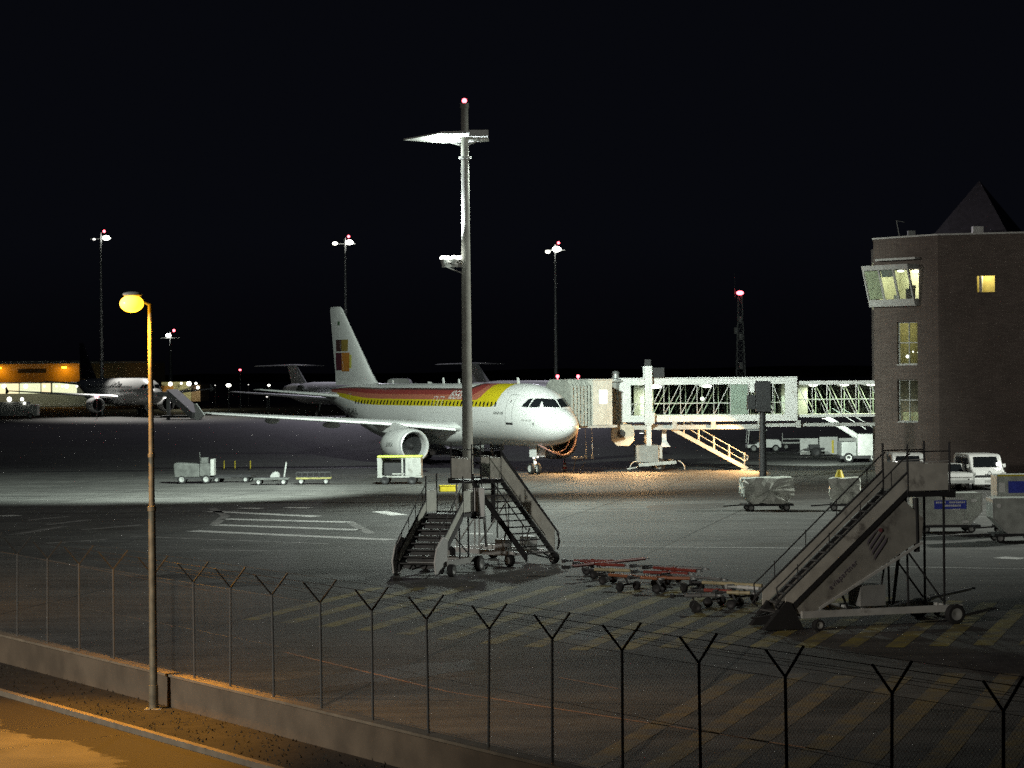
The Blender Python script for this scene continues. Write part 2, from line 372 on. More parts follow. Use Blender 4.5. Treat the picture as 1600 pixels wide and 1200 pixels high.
structure(strip('kerb',kl(-60,.15),kl(60,.15),kl(-60),kl(60),0,.12,'kerbstone'))
M['verge']=mat('verge_soil',(.018,.016,.013),.95,vary=.4,scale=2,bump=1)
g=MB(); g.add([(*kl(-60,.152).xy,.10),(*kl(60,.152).xy,.10),(*wl(60,-.02).xy,.10),(*wl(-60,-.02).xy,.10)],[(0,1,2,3)]); structure(g.build('verge_ground','verge'))
# short grass on the verge
g=MB(); rnd=random.Random(11); M['grass']=mat('dry_grass',(.022,.02,.013),.9,vary=.5,scale=6)
for i in range(1800):
    t=rnd.uniform(-22,30); s=rnd.random(); a=kl(t,.25); c=wl(t,-.1); p=a.lerp(c,s); h=rnd.uniform(.02,.06); an=rnd.uniform(0,6.28); dx,dy=math.cos(an)*.02,math.sin(an)*.02
    lx,ly=rnd.uniform(-.04,.04),rnd.uniform(-.04,.04)
    g.add([(p.x-dx,p.y-dy,.1),(p.x+dx,p.y+dy,.1),(p.x+lx,p.y+ly,.1+h)],[(0,1,2)])
o=g.build('grass','grass'); o['kind']='stuff'; tag(o,'short dry grass on the dark verge between kerb and wall','grass')

# ------------------------------------------------------------------ low wall and security fence
o=strip('concrete_wall',wl(-40,-.12),wl(60,-.12),wl(-40,.12),wl(60,.12),0,WZ-.05,'concrete'); cop=strip('coping',wl(-40,-.17),wl(60,-.17),wl(-40,.17),wl(60,.17),WZ-.05,WZ,'kerbstone'); cop.parent=o
tag(o,'low concrete wall with a coping beside the lit road, carrying the wire fence','wall')
fence=thing('security_fence','dark wire mesh security fence with V-shaped arms on top of the low wall','fence',(0,0,0))
posts=[]
pxs=[-60,-20,23,70,120,174,234,300,355,424,498,578,665,757,857,967,1090,1225,1385,1560,1760]
def hit(px):           # intersection of the wall line with the sight line of px, used to space the posts
    k=(px-800)/CF; # (x)=k*y
    t=(k*W0.y-W0.x)/(wd.x-k*wd.y); return t
ts=[hit(p) for p in pxs]
pm=MB(); pm.tube((0,0,WZ),(0,0,2.74),.023,.023,8); post_me=None
rzf=math.atan2(wd.y,wd.x)
for i,t in enumerate(ts):
    p=wl(t)
    if i==0:
        po=pm.build('post','post',fence); am=MB()
        for s in (-1,1):
            am.beam((0,0,2.72),(0,s*.34,3.12),.034,.025)
        ao=am.build('bracket_arm','arm',po)
    else:
        q=po.copy(); sc.collection.objects.link(q); q.parent=fence; a2=ao.copy(); sc.collection.objects.link(a2); a2.parent=q; 
        q.location=p; q.rotation_euler=(rnd.uniform(-.012,.012),rnd.uniform(-.012,.012),rzf+rnd.uniform(-.05,.05)); posts.append(q); continue
    po.location=p; po.rotation_euler=(0,0,rzf)
b=MB(); t0,t1=ts[0],ts[-1]; sp=.075; hgt=2.70-WZ-.03; 
k=t0
while k<t1:
    for s in (1,-1):
        a=wl(k if s==1 else k+hgt,.0); c=wl(k+hgt if s==1 else k,.0)
        w_=.0028
        b.add([(a.x,a.y,WZ+.03-w_),(c.x,c.y,2.70-w_),(c.x,c.y,2.70+w_),(a.x,a.y,WZ+.03+w_)],[(0,1,2,3)])
    k+=sp
b.build('wire_mesh','post',fence)
b=MB()
for z in (.84,1.75,2.69): b.tube((*wl(t0,.035).xy,z),(*wl(t1,.035).xy,z),.004,.004,4)
b.build('tension_wire','post',fence)
b=MB()
for s in (-1,1):
    for f in (.45,.72,1.0): b.tube((*wl(t0,s*.34*f).xy,2.72+.4*f),(*wl(t1,s*.34*f).xy,2.72+.4*f),.0035,.0035,4)
b.build('barbed_wire','black',fence)

# ------------------------------------------------------------------ street lamp
def street_lamp(loc,label,power):
    t=thing('street_lamp',label,'street lamp',loc,0,'sodium street lamps along the road')
    b=MB(); b.tube((0,0,0),(0,0,.5),.10,.095,14); b.tube((0,0,.5),(0,0,4.1),.082,.075,14); b.tube((0,0,4.1),(0,0,5.2),.062,.058,12); b.tube((0,0,5.2),(0,0,8.3),.056,.05,12)
    b.tube((0,0,4.06),(0,0,4.16),.09,.09,12); b.tube((0,0,5.16),(0,0,5.24),.072,.072,12); b.build('pole','lamppole',t,True)
    b=MB(); b.box(-.17,-.17,0,.17,.17,.03); b.build('base_plate','steel',t)
    ax=Vector((-.86,-.5,0)).normalized()
    b=MB(); b.tube((0,0,8.28),ax*.22+Vector((0,0,8.38)),.035,.03,8); b.build('arm','steel',t,True)
    b=MB(); b.T=Matrix.Translation(ax*.38+Vector((0,0,8.40)))@Matrix.Rotation(math.atan2(ax.y,ax.x),4,'Z'); b.ball((0,0,.09),.22,12,(1,.5,.26)); b.build('lamp_head','grey',t,True)
    b=MB(); b.T=Matrix.Translation(ax*.40+Vector((0,0,8.36)))@Matrix.Rotation(math.atan2(ax.y,ax.x),4,'Z'); b.ball((0,0,-.06),.255,14,(1,.75,.7)); b.build('lamp_lens','na',t,True)
    L=Vector(loc)+ax*.40+Vector((0,0,7.99))
    lamp('SPOT','street_lamp_light',L,power,NA,L+Vector((-3.6,-4.0,-7.5)),.12,96,.45)
    lamp('SPOT','street_lamp_light',L,power*.32,NA,L+Vector((2.6,2.2,-7.5)),.12,124,.8)
    lamp('POINT','street_lamp_glow',L+Vector((0,0,-.06)),power*.009,NA,None,.12)
    return t
LB=at(240,1115); 
street_lamp((LB.x,LB.y,.08),'lit sodium street lamp on a tall slim pole in front of the low wall',5600)
street_lamp((*kl(-24,.9).xy,.08),'sodium street lamp standing beyond the left edge of the road',5000)

# ------------------------------------------------------------------ airliner (local x = metres aft of the nose, y = starboard)
PX=[0,.12,.35,.7,1.1,1.55,1.95,2.35,2.8,3.4,4.2,5.0,6.0,7,24,26,28,30,32,34,35.5,36.6,37.3,37.57]
PT=[3.22,3.52,3.78,4.02,4.22,4.40,4.72,5.02,5.30,5.56,5.79,5.91,5.965,5.97,5.97,5.97,5.96,5.93,5.86,5.72,5.58,5.44,5.30,5.18]
PB=[3.18,2.92,2.68,2.46,2.29,2.15,2.06,1.99,1.93,1.88,1.85,1.83,1.83,1.83,1.83,1.93,2.32,2.90,3.52,4.12,4.55,4.80,4.95,5.05]
PW=[.02,.32,.58,.83,1.05,1.25,1.40,1.53,1.65,1.77,1.88,1.94,1.97,1.975,1.975,1.96,1.87,1.66,1.36,1.00,.70,.46,.28,.10]
def interp(xs,X,Y):
    X=np.array(X,float);Y=np.array(Y,float);h=np.diff(X);d=np.diff(Y)/h;m=np.zeros(len(X))
    for i in range(1,len(X)-1):
        if d[i-1]*d[i]>0:
            w1=2*h[i]+h[i-1];w2=h[i]+2*h[i-1];m[i]=(w1+w2)/(w1/d[i-1]+w2/d[i])
    m[0]=d[0];m[-1]=d[-1]
    xs=np.clip(xs,X[0],X[-1]);k=np.clip(np.searchsorted(X,xs)-1,0,len(X)-2);t=(xs-X[k])/h[k]
    return (2*t**3-3*t**2+1)*Y[k]+(t**3-2*t**2+t)*h[k]*m[k]+(-2*t**3+3*t**2)*Y[k+1]+(t**3-t**2)*h[k]*m[k+1]
def prof(x):
    x=np.asarray(x,float); T=interp(x,PX,PT);B=interp(x,PX,PB);W=interp(x,PX,PW); return (T+B)/2,(T-B)/2,W
def sy(x,z,off=0.0):        # starboard skin at (x,z)
    zc,b,a=[float(v) for v in prof(x)]; k=max(0.0,1-((z-zc)/b)**2); c=math.sqrt(k); 
    y=a*c; n=Vector((0,c/a,(z-zc)/b/b)); n.normalize(); return Vector((x,y,z))+n*off
def patch(b,c4,off=.012,nx=6,nz=6,side=1):     # bilinear quad given by four (x,z) corners laid on the skin
    vs=[]
    for i in range(nx+1):
        for j in range(nz+1):
            s=i/nx;t=j/nz
            x=(1-s)*(1-t)*c4[0][0]+s*(1-t)*c4[1][0]+s*t*c4[2][0]+(1-s)*t*c4[3][0]
            z=(1-s)*(1-t)*c4[0][1]+s*(1-t)*c4[1][1]+s*t*c4[2][1]+(1-s)*t*c4[3][1]
            p=sy(x,z,off); vs.append((p.x,p.y*side,p.z))
    f=[(i*(nz+1)+j,(i+1)*(nz+1)+j,(i+1)*(nz+1)+j+1,i*(nz+1)+j+1) for i in range(nx) for j in range(nz)]
    b.add(vs,f)
def front(b,c4,off=.012,n=6):                   # quad given by (y,z) corners pressed on to the nose
    vs=[]
    for i in range(n+1):
        for j in range(n+1):
            s=i/n;t=j/n
            y=(1-s)*(1-t)*c4[0][0]+s*(1-t)*c4[1][0]+s*t*c4[2][0]+(1-s)*t*c4[3][0]
            z=(1-s)*(1-t)*c4[0][1]+s*(1-t)*c4[1][1]+s*t*c4[2][1]+(1-s)*t*c4[3][1]
            lo,hi=.3,6.
            for _ in range(40):
                md=(lo+hi)/2; zc,bb,a=[float(v) for v in prof(md)]
                if ((z-zc)/bb)**2+(y/a)**2<1: hi=md
                else: lo=md
            vs.append((hi-off*1.6,y,z+off*.6))
    f=[(i*(n+1)+j,(i+1)*(n+1)+j,(i+1)*(n+1)+j+1,i*(n+1)+j+1) for i in range(n) for j in range(n)]
    b.add(vs,f)
LIV=[('yellow',6.75,2.66,33.0,(.72,.60,.02)),('orange',9.15,2.187,34.6,(.50,.17,.11)),('red',10.0,1.777,35.2,(.34,.065,.055)),('dark',11.1,1.357,35.4,(.10,.05,.045)),('crown',11.5,1.139,40,(.82,.83,.82))]
def fuselage_mesh(band):
    xs=np.concatenate([[0,.03,.07,.12,.2,.3,.42,.55,.7],np.arange(.85,4,.12),np.arange(4,37.4,.14),[37.45,37.52,37.57]]); n=112
    zc,b,a=prof(xs); ph=2*np.pi*np.arange(n)/n
    X=np.repeat(xs[:,None],n,1); Y=a[:,None]*np.sin(ph)[None]; Z=zc[:,None]+b[:,None]*np.cos(ph)[None]
    V=np.stack([X,Y,Z],-1).reshape(-1,3); F=[]
    for k in range(len(xs)-1):
        for i in range(n): j=(i+1)%n; F.append((k*n+i,k*n+j,(k+1)*n+j,(k+1)*n+i))
    F.append(tuple(range(n))[::-1]); e=(len(xs)-1)*n; F.append(tuple(range(e,e+n)))
    me=bpy.data.meshes.new('fuselage'); me.from_pydata(V.tolist(),[],F)
    me.polygons.foreach_set('use_smooth',[True]*len(me.polygons))
    if band:
        pf=np.abs((ph+np.pi)%(2*np.pi)-np.pi); 
        # real angle on the circle of the cabin, tail follows the ring angle
        U=np.repeat((2.02*pf)[None],len(xs),0)
        for nm,xc,u0,xe,_ in LIV:
            rr=.85; qx=X-xc; qu=u0-U; px=rr-qx; pu=rr-qu
            d=np.where((px>0)&(pu>0), rr-np.sqrt(np.maximum(px,0)**2+np.maximum(pu,0)**2), np.minimum(qx,qu))
            d=np.minimum(d,xe-X)
            at_=me.attributes.new('band_'+nm,'FLOAT','POINT'); at_.data.foreach_set('value',d.reshape(-1).astype(np.float32))
    me.update(); return me
def livery_mat():
    m=bpy.data.materials.new('striped_livery'); m.use_nodes=True; n=m.node_tree.nodes; l=m.node_tree.links; b=n['Principled BSDF']
    b.inputs['Roughness'].default_value=.3; b.inputs['Coat Weight'].default_value=.25
    t=n.new('ShaderNodeTexCoord'); nz=n.new('ShaderNodeTexNoise'); nz.inputs['Scale'].default_value=1.4; nz.inputs['Detail'].default_value=6; l.new(t.outputs['Object'],nz.inputs[0])
    r=n.new('ShaderNodeValToRGB'); r.color_ramp.elements[0].color=(.79,.80,.79,1); r.color_ramp.elements[1].color=(.84,.85,.84,1); l.new(nz.outputs['Fac'],r.inputs[0]); src=r.outputs[0]
    for nm,_,_,_,c in LIV:
        a=n.new('ShaderNodeAttribute'); a.attribute_name='band_'+nm; mm=n.new('ShaderNodeMath'); mm.operation='MULTIPLY'; mm.use_clamp=True; mm.inputs[1].default_value=60; l.new(a.outputs['Fac'],mm.inputs[0])
        mx=n.new('ShaderNodeMix'); mx.data_type='RGBA'; l.new(mm.outputs[0],mx.inputs[0]); l.new(src,mx.inputs[6]); mx.inputs[7].default_value=(*c,1); src=mx.outputs[2]
    # panel joints round the hull
    sx=n.new('ShaderNodeSeparateXYZ'); l.new(t.outputs['Object'],sx.inputs[0]); md=n.new('ShaderNodeMath'); md.operation='PINGPONG'; md.inputs[1].default_value=1.6; l.new(sx.outputs['X'],md.inputs[0])
    ls=n.new('ShaderNodeMath'); ls.operation='LESS_THAN'; ls.inputs[1].default_value=.012; l.new(md.outputs[0],ls.inputs[0]); m2=n.new('ShaderNodeMath'); m2.operation='MULTIPLY'; m2.inputs[1].default_value=.35; l.new(ls.outputs[0],m2.inputs[0])
    mx=n.new('ShaderNodeMix'); mx.data_type='RGBA'; l.new(m2.outputs[0],mx.inputs[0]); l.new(src,mx.inputs[6]); mx.inputs[7].default_value=(.3,.3,.3,1); l.new(mx.outputs[2],b.inputs['Base Color']); return m
M['livery']=livery_mat()
def airfoil(c,tk,n=14,cam=.01):
    up=[];lo=[]
    for i in range(n+1):
        x=.5*(1-math.cos(math.pi*i/n)); y=5*tk*(.2969*math.sqrt(x)-.126*x-.3516*x*x+.2843*x**3-.1036*x**4)
        up.append((x*c,y*c+cam*c*math.sin(math.pi*x)));lo.append((x*c,-y*c*(.9 if cam else 1)+cam*c*math.sin(math.pi*x)))
    return up+lo[::-1][1:-1]
def lift_surface(b,secs,vertical=False,side=1):    # secs: (xle, y, z, chord, thickness)
    rings=[]
    for (x,y,z,c,tk) in secs:
        pr=airfoil(c,tk,14,0 if vertical else .01); rings.append([((x+px, (y+pz if vertical else y*side), (z if vertical else z+pz))) for px,pz in pr])
    n=len(rings[0]); vs=[p for r in rings for p in r]; f=[]
    for k in range(len(rings)-1):
        for i in range(n): j=(i+1)%n; f.append((k*n+i,k*n+j,(k+1)*n+j,(k+1)*n+i))
    f.append(tuple(range(n))[::-1]); f.append(tuple(range((len(rings)-1)*n,len(rings)*n)))
    b.add(vs,f)
def airliner(label,loc,rz,striped,fin_m,detail=True,scale=1,group=None):
    t=thing('airliner',label,'airliner',loc,rz,group); t.scale=(scale,)*3
    me=fuselage_mesh(striped); me.materials.append(M['livery'] if striped else M['plane'])
    fo=bpy.data.objects.new('fuselage',me); sc.collection.objects.link(fo); fo.parent=t
    b=MB(); vs=[];rings=26;n=30
    for k in range(rings+1):
        s=k/rings; x=10.2+10.6*s; e=(max(0,math.sin(math.pi*s)))**.45
        for i in range(n):
            a=math.pi*(i/(n-1)); c_,s_=math.cos(a),math.sin(a)
            yy=math.copysign(abs(c_)**.75,c_)*(.6+1.60*e); zz=3.35-(abs(s_)**.7)*(.5+1.25*e)
            vs.append((x,yy,zz))
    f=[(k*n+i,k*n+i+1,(k+1)*n+i+1,(k+1)*n+i) for k in range(rings) for i in range(n-1)]+[(k*n,(k+1)*n,(k+1)*n+n-1,k*n+n-1) for k in range(rings)]
    b.add(vs,f); b.build('belly_fairing','plane',t,True)
    for s in (1,-1):
        b=MB(); lift_surface(b,[(11.3,1.2,2.92,7.4,.13),(12.1,1.98,2.98,6.2,.13),(14.45,6.4,3.36,3.9,.115),(17.3,11.9,3.76,2.7,.11),(19.85,16.8,4.12,1.62,.10),(20.1,17.05,4.14,1.3,.07)],side=s)
        wo=b.build('wing','wingwhite',t,True)
        b=MB(); b.prism([(20.0,4.0),(21.3,3.62),(21.75,3.75),(21.6,4.25),(21.9,4.75),(21.5,4.8)],s*17.03,s*17.10); b.build('wing_fence','plane',wo)
        # bright metal slats along the leading edge
        b=MB(); secs=[(12.2,2.05,2.98,6.2),(14.45,6.4,3.36,3.9),(17.3,11.9,3.76,2.7),(19.75,16.7,4.12,1.62)]; vs=[]
        for (x,y,z,c) in secs:
            for u,h in ((.085*c,.052*c),(.03*c,.038*c),(-.012,.012),(-.022,-.01),(-.01,-.03*c-.01),(.05*c,-.042*c)): vs.append((x+u,y*s,z+h))
        b.add(vs,[(k*6+i,k*6+i+1,(k+1)*6+i+1,(k+1)*6+i) for k in range(3) for i in range(5)]); b.build('leading_edge_slat','lead',wo,True)
        if detail:
            for (fx,fy,fz,fl) in ((16.6,4.6,2.85,3.3),(17.4,8.6,3.2,2.9),(18.9,12.4,3.55,2.4)):
                b=MB(); b.ball((fx+fl*.2,s*fy,fz),1,14,(fl*.5,.16,.22)); b.build('flap_track_fairing','plane',wo,True)
        b=MB(); lift_surface(b,[(31.6,.5,4.92,4.2,.10),(32.0,.95,4.98,3.95,.10),(35.35,6.1,5.52,1.65,.09),(35.7,6.22,5.53,1.2,.06)],side=s); b.build('tailplane','wingwhite',t,True)
        # engine
        c=(0,s*5.75,1.86); en=MB(); en.m=0
        en.lathe([(11.05,.93),(11.0,.98),(11.03,1.04),(11.2,1.12),(11.7,1.19),(12.6,1.215),(13.6,1.13),(14.35,.93),(14.5,.86)],c,'x',48)
        en.m=1; en.lathe([(11.20,1.122),(11.02,1.055),(10.985,.985),(11.04,.925),(11.3,.885),(11.75,.87)],c,'x',48)
        en.m=2; en.lathe([(14.5,.85),(14.45,.6),(13.6,.62)],c,'x',32)
        en.m=1; en.lathe([(13.9,.60),(15.0,.47),(15.5,.36)],c,'x',32); en.lathe([(15.2,.30),(16.1,.02)],c,'x',24)
        eo=en.build('engine',['plane','lead','dark'],t,True)
        b=MB(); b.m=0; b.lathe([(11.75,.868),(11.75,.001)],c,'x',36); b.m=1
        for k in range(24):
            a=2*math.pi*k/24; a2=a+.13; r0,r1=.28,.85
            b.add([(11.70,c[1]+r0*math.cos(a),c[2]+r0*math.sin(a)),(11.66,c[1]+r1*math.cos(a+.12),c[2]+r1*math.sin(a+.12)),(11.73,c[1]+r1*math.cos(a2+.13),c[2]+r1*math.sin(a2+.13)),(11.74,c[1]+r0*math.cos(a2),c[2]+r0*math.sin(a2))],[(0,1,2,3)])
        b.m=2; b.lathe([(11.35,.001),(11.45,.12),(11.72,.28)],c,'x',24); b.build('fan',['black','dark','dark'],eo)
        b=MB(); b.prism([(12.0,2.98),(13.0,3.25),(14.5,3.38),(17.2,3.2),(15.6,2.7),(14.2,2.62),(12.4,2.85)],s*5.75-.16,s*5.75+.16); b.build('pylon','plane',t,bevel=.05)
        # main gear
        b=MB(); b.tube((17.7,s*3.79,.6),(17.5,s*3.6,2.8),.12,.15,10); b.beam((17.7,s*3.79,.62),(16.6,s*3.0,2.5),.09); b.tube((17.7,s*3.3,.58),(17.7,s*4.3,.58),.08,.08,8)
        gg=b.build('main_gear','lgrey',t,True)
        b=MB()
        for dy in (-.46,.46):
            b=MB(); b.wheel((17.7,s*3.79+dy,.58),.58,.42); b.build('wheel',['black','lgrey'],gg,True)
        b=MB(); b.box(16.9,s*4.25,1.2,18.5,s*4.28,2.7); b.build('gear_door','plane',gg)
    # fin and rudder
    b=MB(); lift_surface(b,[(27.2,0,5.85,8.3,.025),(28.3,0,6.05,7.15,.07),(29.15,0,6.7,6.35,.10),(34.1,0,11.55,2.25,.10),(34.45,0,11.76,1.75,.06)],True); fin=b.build('fin',fin_m,t,True)
    if detail:
        for s in (1,-1):
            b=MB(); b.m=0
            def fq(x0,x1,z0,z1,m,k=0.0):
                b.m=m; yo=.36*s if False else None
                y=lambda x,z: s*(.012+ fin_y(x,z))
                nx=6; vs=[];fs=[]
                for i in range(nx+1):
                    for j in range(nx+1):
                        z=z0+(z1-z0)*j/nx; x=x0+(x1-x0)*i/nx + k*(z-z0); vs.append((x,y(x,z),z))
                for i in range(nx):
                    for j in range(nx): fs.append((i*(nx+1)+j,(i+1)*(nx+1)+j,(i+1)*(nx+1)+j+1,i*(nx+1)+j+1))
                b.add(vs,fs)
            def fin_y(x,z):
                f=(z-6.7)/(11.55-6.7); xl=29.15+f*4.95; c=6.35+f*(2.25-6.35); u=min(max((x-xl)/c,0.001),1)
                return 5*.10*(.2969*math.sqrt(u)-.126*u-.3516*u*u+.2843*u**3-.1036*u**4)*c
            fq(34.0,35.15,8.38,9.25,0); fq(34.0,35.25,6.95,8.27,1)
            fq(32.75,33.99,8.38,9.25,2); fq(32.45,33.99,6.85,8.27,3); fq(32.05,32.44,7.1,8.1,4)
            fq(34.3,34.75,10.35,10.65,5)
            b.build('fin_emblem',[mat('emblem_dark',(.07,.03,.03)),mat('emblem_maroon',(.10,.02,.035)),mat('emblem_ochre',(.30,.22,.05)),mat('emblem_orange',(.50,.20,.03)),mat('emblem_yellow',(.62,.60,.12)),mat('emblem_green',(.08,.16,.08))],fin)
            b=MB(); p0=(34.05,5.95);p1=(34.9,10.9)
            for (xa,za),(xb,zb) in (((33.6,6.9),(34.95,11.5)),):
                b.beam((xa,s*(fin_y(xa,za)+.008),za),(xb,s*(fin_y(xb,zb)+.008),zb),.03,.012)
            b.build('rudder_joint','grey',fin)
    # cockpit windows
    cw=MB(); front(cw,[(.05,4.43),(.98,4.47),(.80,5.00),(.05,4.95)]); front(cw,[(-.05,4.43),(-.98,4.47),(-.80,5.00),(-.05,4.95)])
    for s in (1,-1):
        patch(cw,[(2.28,4.45),(3.02,4.44),(2.98,5.00),(2.55,5.02)],side=s); patch(cw,[(3.10,4.44),(3.72,4.48),(3.42,4.98),(3.08,5.00)],side=s)
    cw.build('cockpit_window','dglass',t,True)
    if not detail:
        b=MB()
        for s in (1,-1):
            for i in range(40): patch(b,[(6.9+i*.533,4.45),(7.15+i*.533,4.45),(7.15+i*.533,4.78),(6.9+i*.533,4.78)],.01,1,2,s)
        b.build('cabin_window_row','dglass',t)
    else:
        wm=None
        for i in range(41):
            x=6.92+i*.533
            b=MB(); h=.155
            vs=[]
            for k in range(12):
                a=2*math.pi*k/12; ca,sa=math.cos(a),math.sin(a)
                xx=x+.11*math.copysign(abs(ca)**.6,ca); zz=4.62+.165*math.copysign(abs(sa)**.6,sa); p=sy(xx,zz,.012); vs.append(tuple(p))
            b.add(vs,[tuple(range(12))]); b.build('cabin_window','dglass',t)
        def frame(name,x0,x1,z0,z1,wd_,m,sill=False):
            b=MB(); 
            for (a,c,d,e) in ((x0,x0+wd_,z0,z1),(x1-wd_,x1,z0,z1),(x0,x1,z1-wd_,z1),(x0,x1,z0,z0+wd_)):
                patch(b,[(a,d),(c,d),(c,e),(a,e)],.009,6,8)
            if sill: b.m=1; patch(b,[(x0-.02,z0-.10),(x1+.02,z0-.10),(x1+.02,z0+.015),(x0-.02,z0+.015)],.02,4,2)
            b.m=1; 
            if sill: patch(b,[(x0+.36,z1-.52),(x0+.48,z1-.52),(x0+.48,z1-.36),(x0+.36,z1-.36)],.012,2,2)
            return b.build(name,[m,'dark'],t)
        frame('passenger_door',4.60,5.44,3.41,5.26,.035,'grey',True); frame('passenger_door',29.7,30.5,3.5,5.2,.022,'lgrey')
        for x in (14.55,15.45): frame('overwing_exit',x,x+.6,4.0,5.08,.045,'white')
        frame('cargo_door',7.6,9.4,2.3,3.45,.02,'lgrey')
        b=MB(); patch(b,[(2.35,3.30),(2.52,3.30),(2.52,3.46),(2.35,3.46)],.012,2,2); b.build('sensor_plate','grey',t)
        def skin_text(txt,x0,z0,size,m,name,shear=0,bold=0,off=.022):
            me_=text_mesh(txt,size,0,shear,bold)
            import bmesh
            bm=bmesh.new(); bm.from_mesh(me_); bmesh.ops.triangulate(bm,faces=bm.faces); bmesh.ops.subdivide_edges(bm,edges=[e for e in bm.edges if e.calc_length()>.12],cuts=2)
            for v in bm.verts:
                v.co=sy(x0-v.co.x, z0+v.co.y, off)
            bm.to_mesh(me_); bm.free(); me_.materials.clear(); me_.materials.append(M[m])
            o=bpy.data.objects.new(name,me_); sc.collection.objects.link(o); o.parent=t; return o
        skin_text('IBERIA',13.95,4.93,.78,'white','airline_lettering',.28,.004)
        skin_text('AIRBUS A320',7.0,3.98,.22,'grey','type_lettering',.2,.01)
        skin_text('EC-HUL',30.0,3.72,.62,'darkgrey','registration_lettering',0,.01)
        skin_text('MAR MENOR',3.6,3.55,.17,'lgrey','name_lettering')
        me_=text_mesh('IBERIA',.34,0,.2,.012)
        for v in me_.vertices:
            x=12.9-v.co.x; z=1.86+v.co.y; r=1.225; v.co=(x,5.75+math.sqrt(max(0,r*r-(z-1.86)**2))+.012,z)
        me_.materials.clear(); me_.materials.append(M['grey']); o=bpy.data.objects.new('engine_lettering',me_); sc.collection.objects.link(o); o.parent=t
        # aerials on the crown
        for (x,h,c_) in ((6.9,.42,.32),(17.6,.40,.30),(19.3,.12,.8),(15.3,.32,.25),(25.6,.22,.2)):
            b=MB(); b.prism([(x,5.9),(x+c_,5.9),(x+c_*1.1,5.96+h),(x+c_*.6,5.96+h)],-.025,.025); b.build('aerial','plane',t)
    # nose gear
    b=MB(); b.tube((5.07,0,.45),(4.9,0,2.0),.09,.11,10); b.beam((5.0,0,.9),(4.2,0,1.95),.06); b.tube((5.07,-.25,.39),(5.07,.25,.39),.05,.05,8); ng=b.build('nose_gear','lgrey',t,True)
    for dy in (-.25,.25):
        b=MB(); b.wheel((5.07,dy,.38),.38,.22); b.build('wheel',['black','lgrey'],ng,True)
    for dy in (-.33,.33):
        b=MB(); b.box(4.2,dy-.012,1.15,5.1,dy+.012,1.95); b.build('gear_door','plane',ng)
    if detail:
        for (dx,dy,z) in ((4.92,-.14,1.15),(4.92,.14,1.10),(4.93,.02,.78)):
            b=MB(); b.tube((dx,dy,z),(dx-.08,dy,z),.075,.075,12); b.build('taxi_light','lensdim',ng)
    return t
PLX,PLY,PLA=3.878,163.758,.50964
plane=airliner('white airliner with red, orange and yellow stripes parked nose-in at the boarding bridge','',0,True,'plane') if False else airliner('white airliner with red, orange and yellow stripes parked nose-in at the boarding bridge',(PLX,PLY,0),math.pi/2+PLA,True,'plane')

# ------------------------------------------------------------------ near floodlight mast with mirror head
def WB(base):
    b=MB(); b.T=Matrix.Translation(-Vector(base)); return b
t=thing('mirror_light_mast','tallest mast, in front of the airliner, with a mirror panel over upturned lamps','light mast',MAST)
b=MB(); b.tube((0,0,0),(0,0,20.6),.29,.19,20); b.tube((0,0,20.6),(0,0,20.85),.23,.23,14); b.build('pole','pole',t,True)
b=MB(); b.tube((0,0,0),(0,0,.35),.5,.5,16); b.build('foundation','concrete',t)
b=MB(); b.ball((0,0,20.98),.13,10); b.build('red_light','redlamp',t,True)
b=MB(); pts=[(-3.2,.35,18.98),(-1.2,-1.15,19.18),(1.2,-1.25,19.2),(1.25,.9,18.92),(-1.2,1.2,18.88)]; up=[(x,y,z+.07) for x,y,z in pts]; n=5
b.add(pts+up,[tuple(range(5))[::-1],tuple(range(5,10))]+[(i,(i+1)%5,5+(i+1)%5,5+i) for i in range(5)])
b.m=1; b.beam((.25,-1.28,19.17),(1.25,-1.28,19.17),.05,.32); b.beam((-1.2,-1.18,19.22),(.1,-1.28,19.22),.05,.12); b.build('mirror_panel',['white','lgrey'],t)
b=MB(); b.beam((0,0,18.6),(-1.4,.1,19.0),.08); b.beam((0,0,18.6),(.9,.1,19.0),.08); b.build('panel_bracket','lgrey',t)
b=MB(); b.lathe([(-.06,.24),(-.06,.33),(.06,.33),(.06,.24)],(0,0,18.0),'z',16); b.build('collar','lgrey',t)
br=MB(); br.beam((0,-.1,12.35),(-1.25,-.2,12.35),.08,.12); br.beam((0,-.1,12.75),(-1.2,.25,12.5),.06); br.beam((0,0,11.9),(-1.0,-.2,12.3),.06); fb=br.build('lamp_bracket','lgrey',t)
for (x,y) in ((-1.15,-.2),(-.62,-.25),(-.36,.2),(-.95,.3)):
    b=MB(); b.m=0; b.tube((x,y,12.42),(x,y,12.72),.12,.2,14); b.m=1; b.ball((x,y,12.74),.20,12,(1,1,.75)); b.build('floodlight',['lgrey','lens'],t,True)
lamp('POINT','mast_mirror_glow',MAST+Vector((-1.3,-.15,18.5)),160,MH,None,.25)

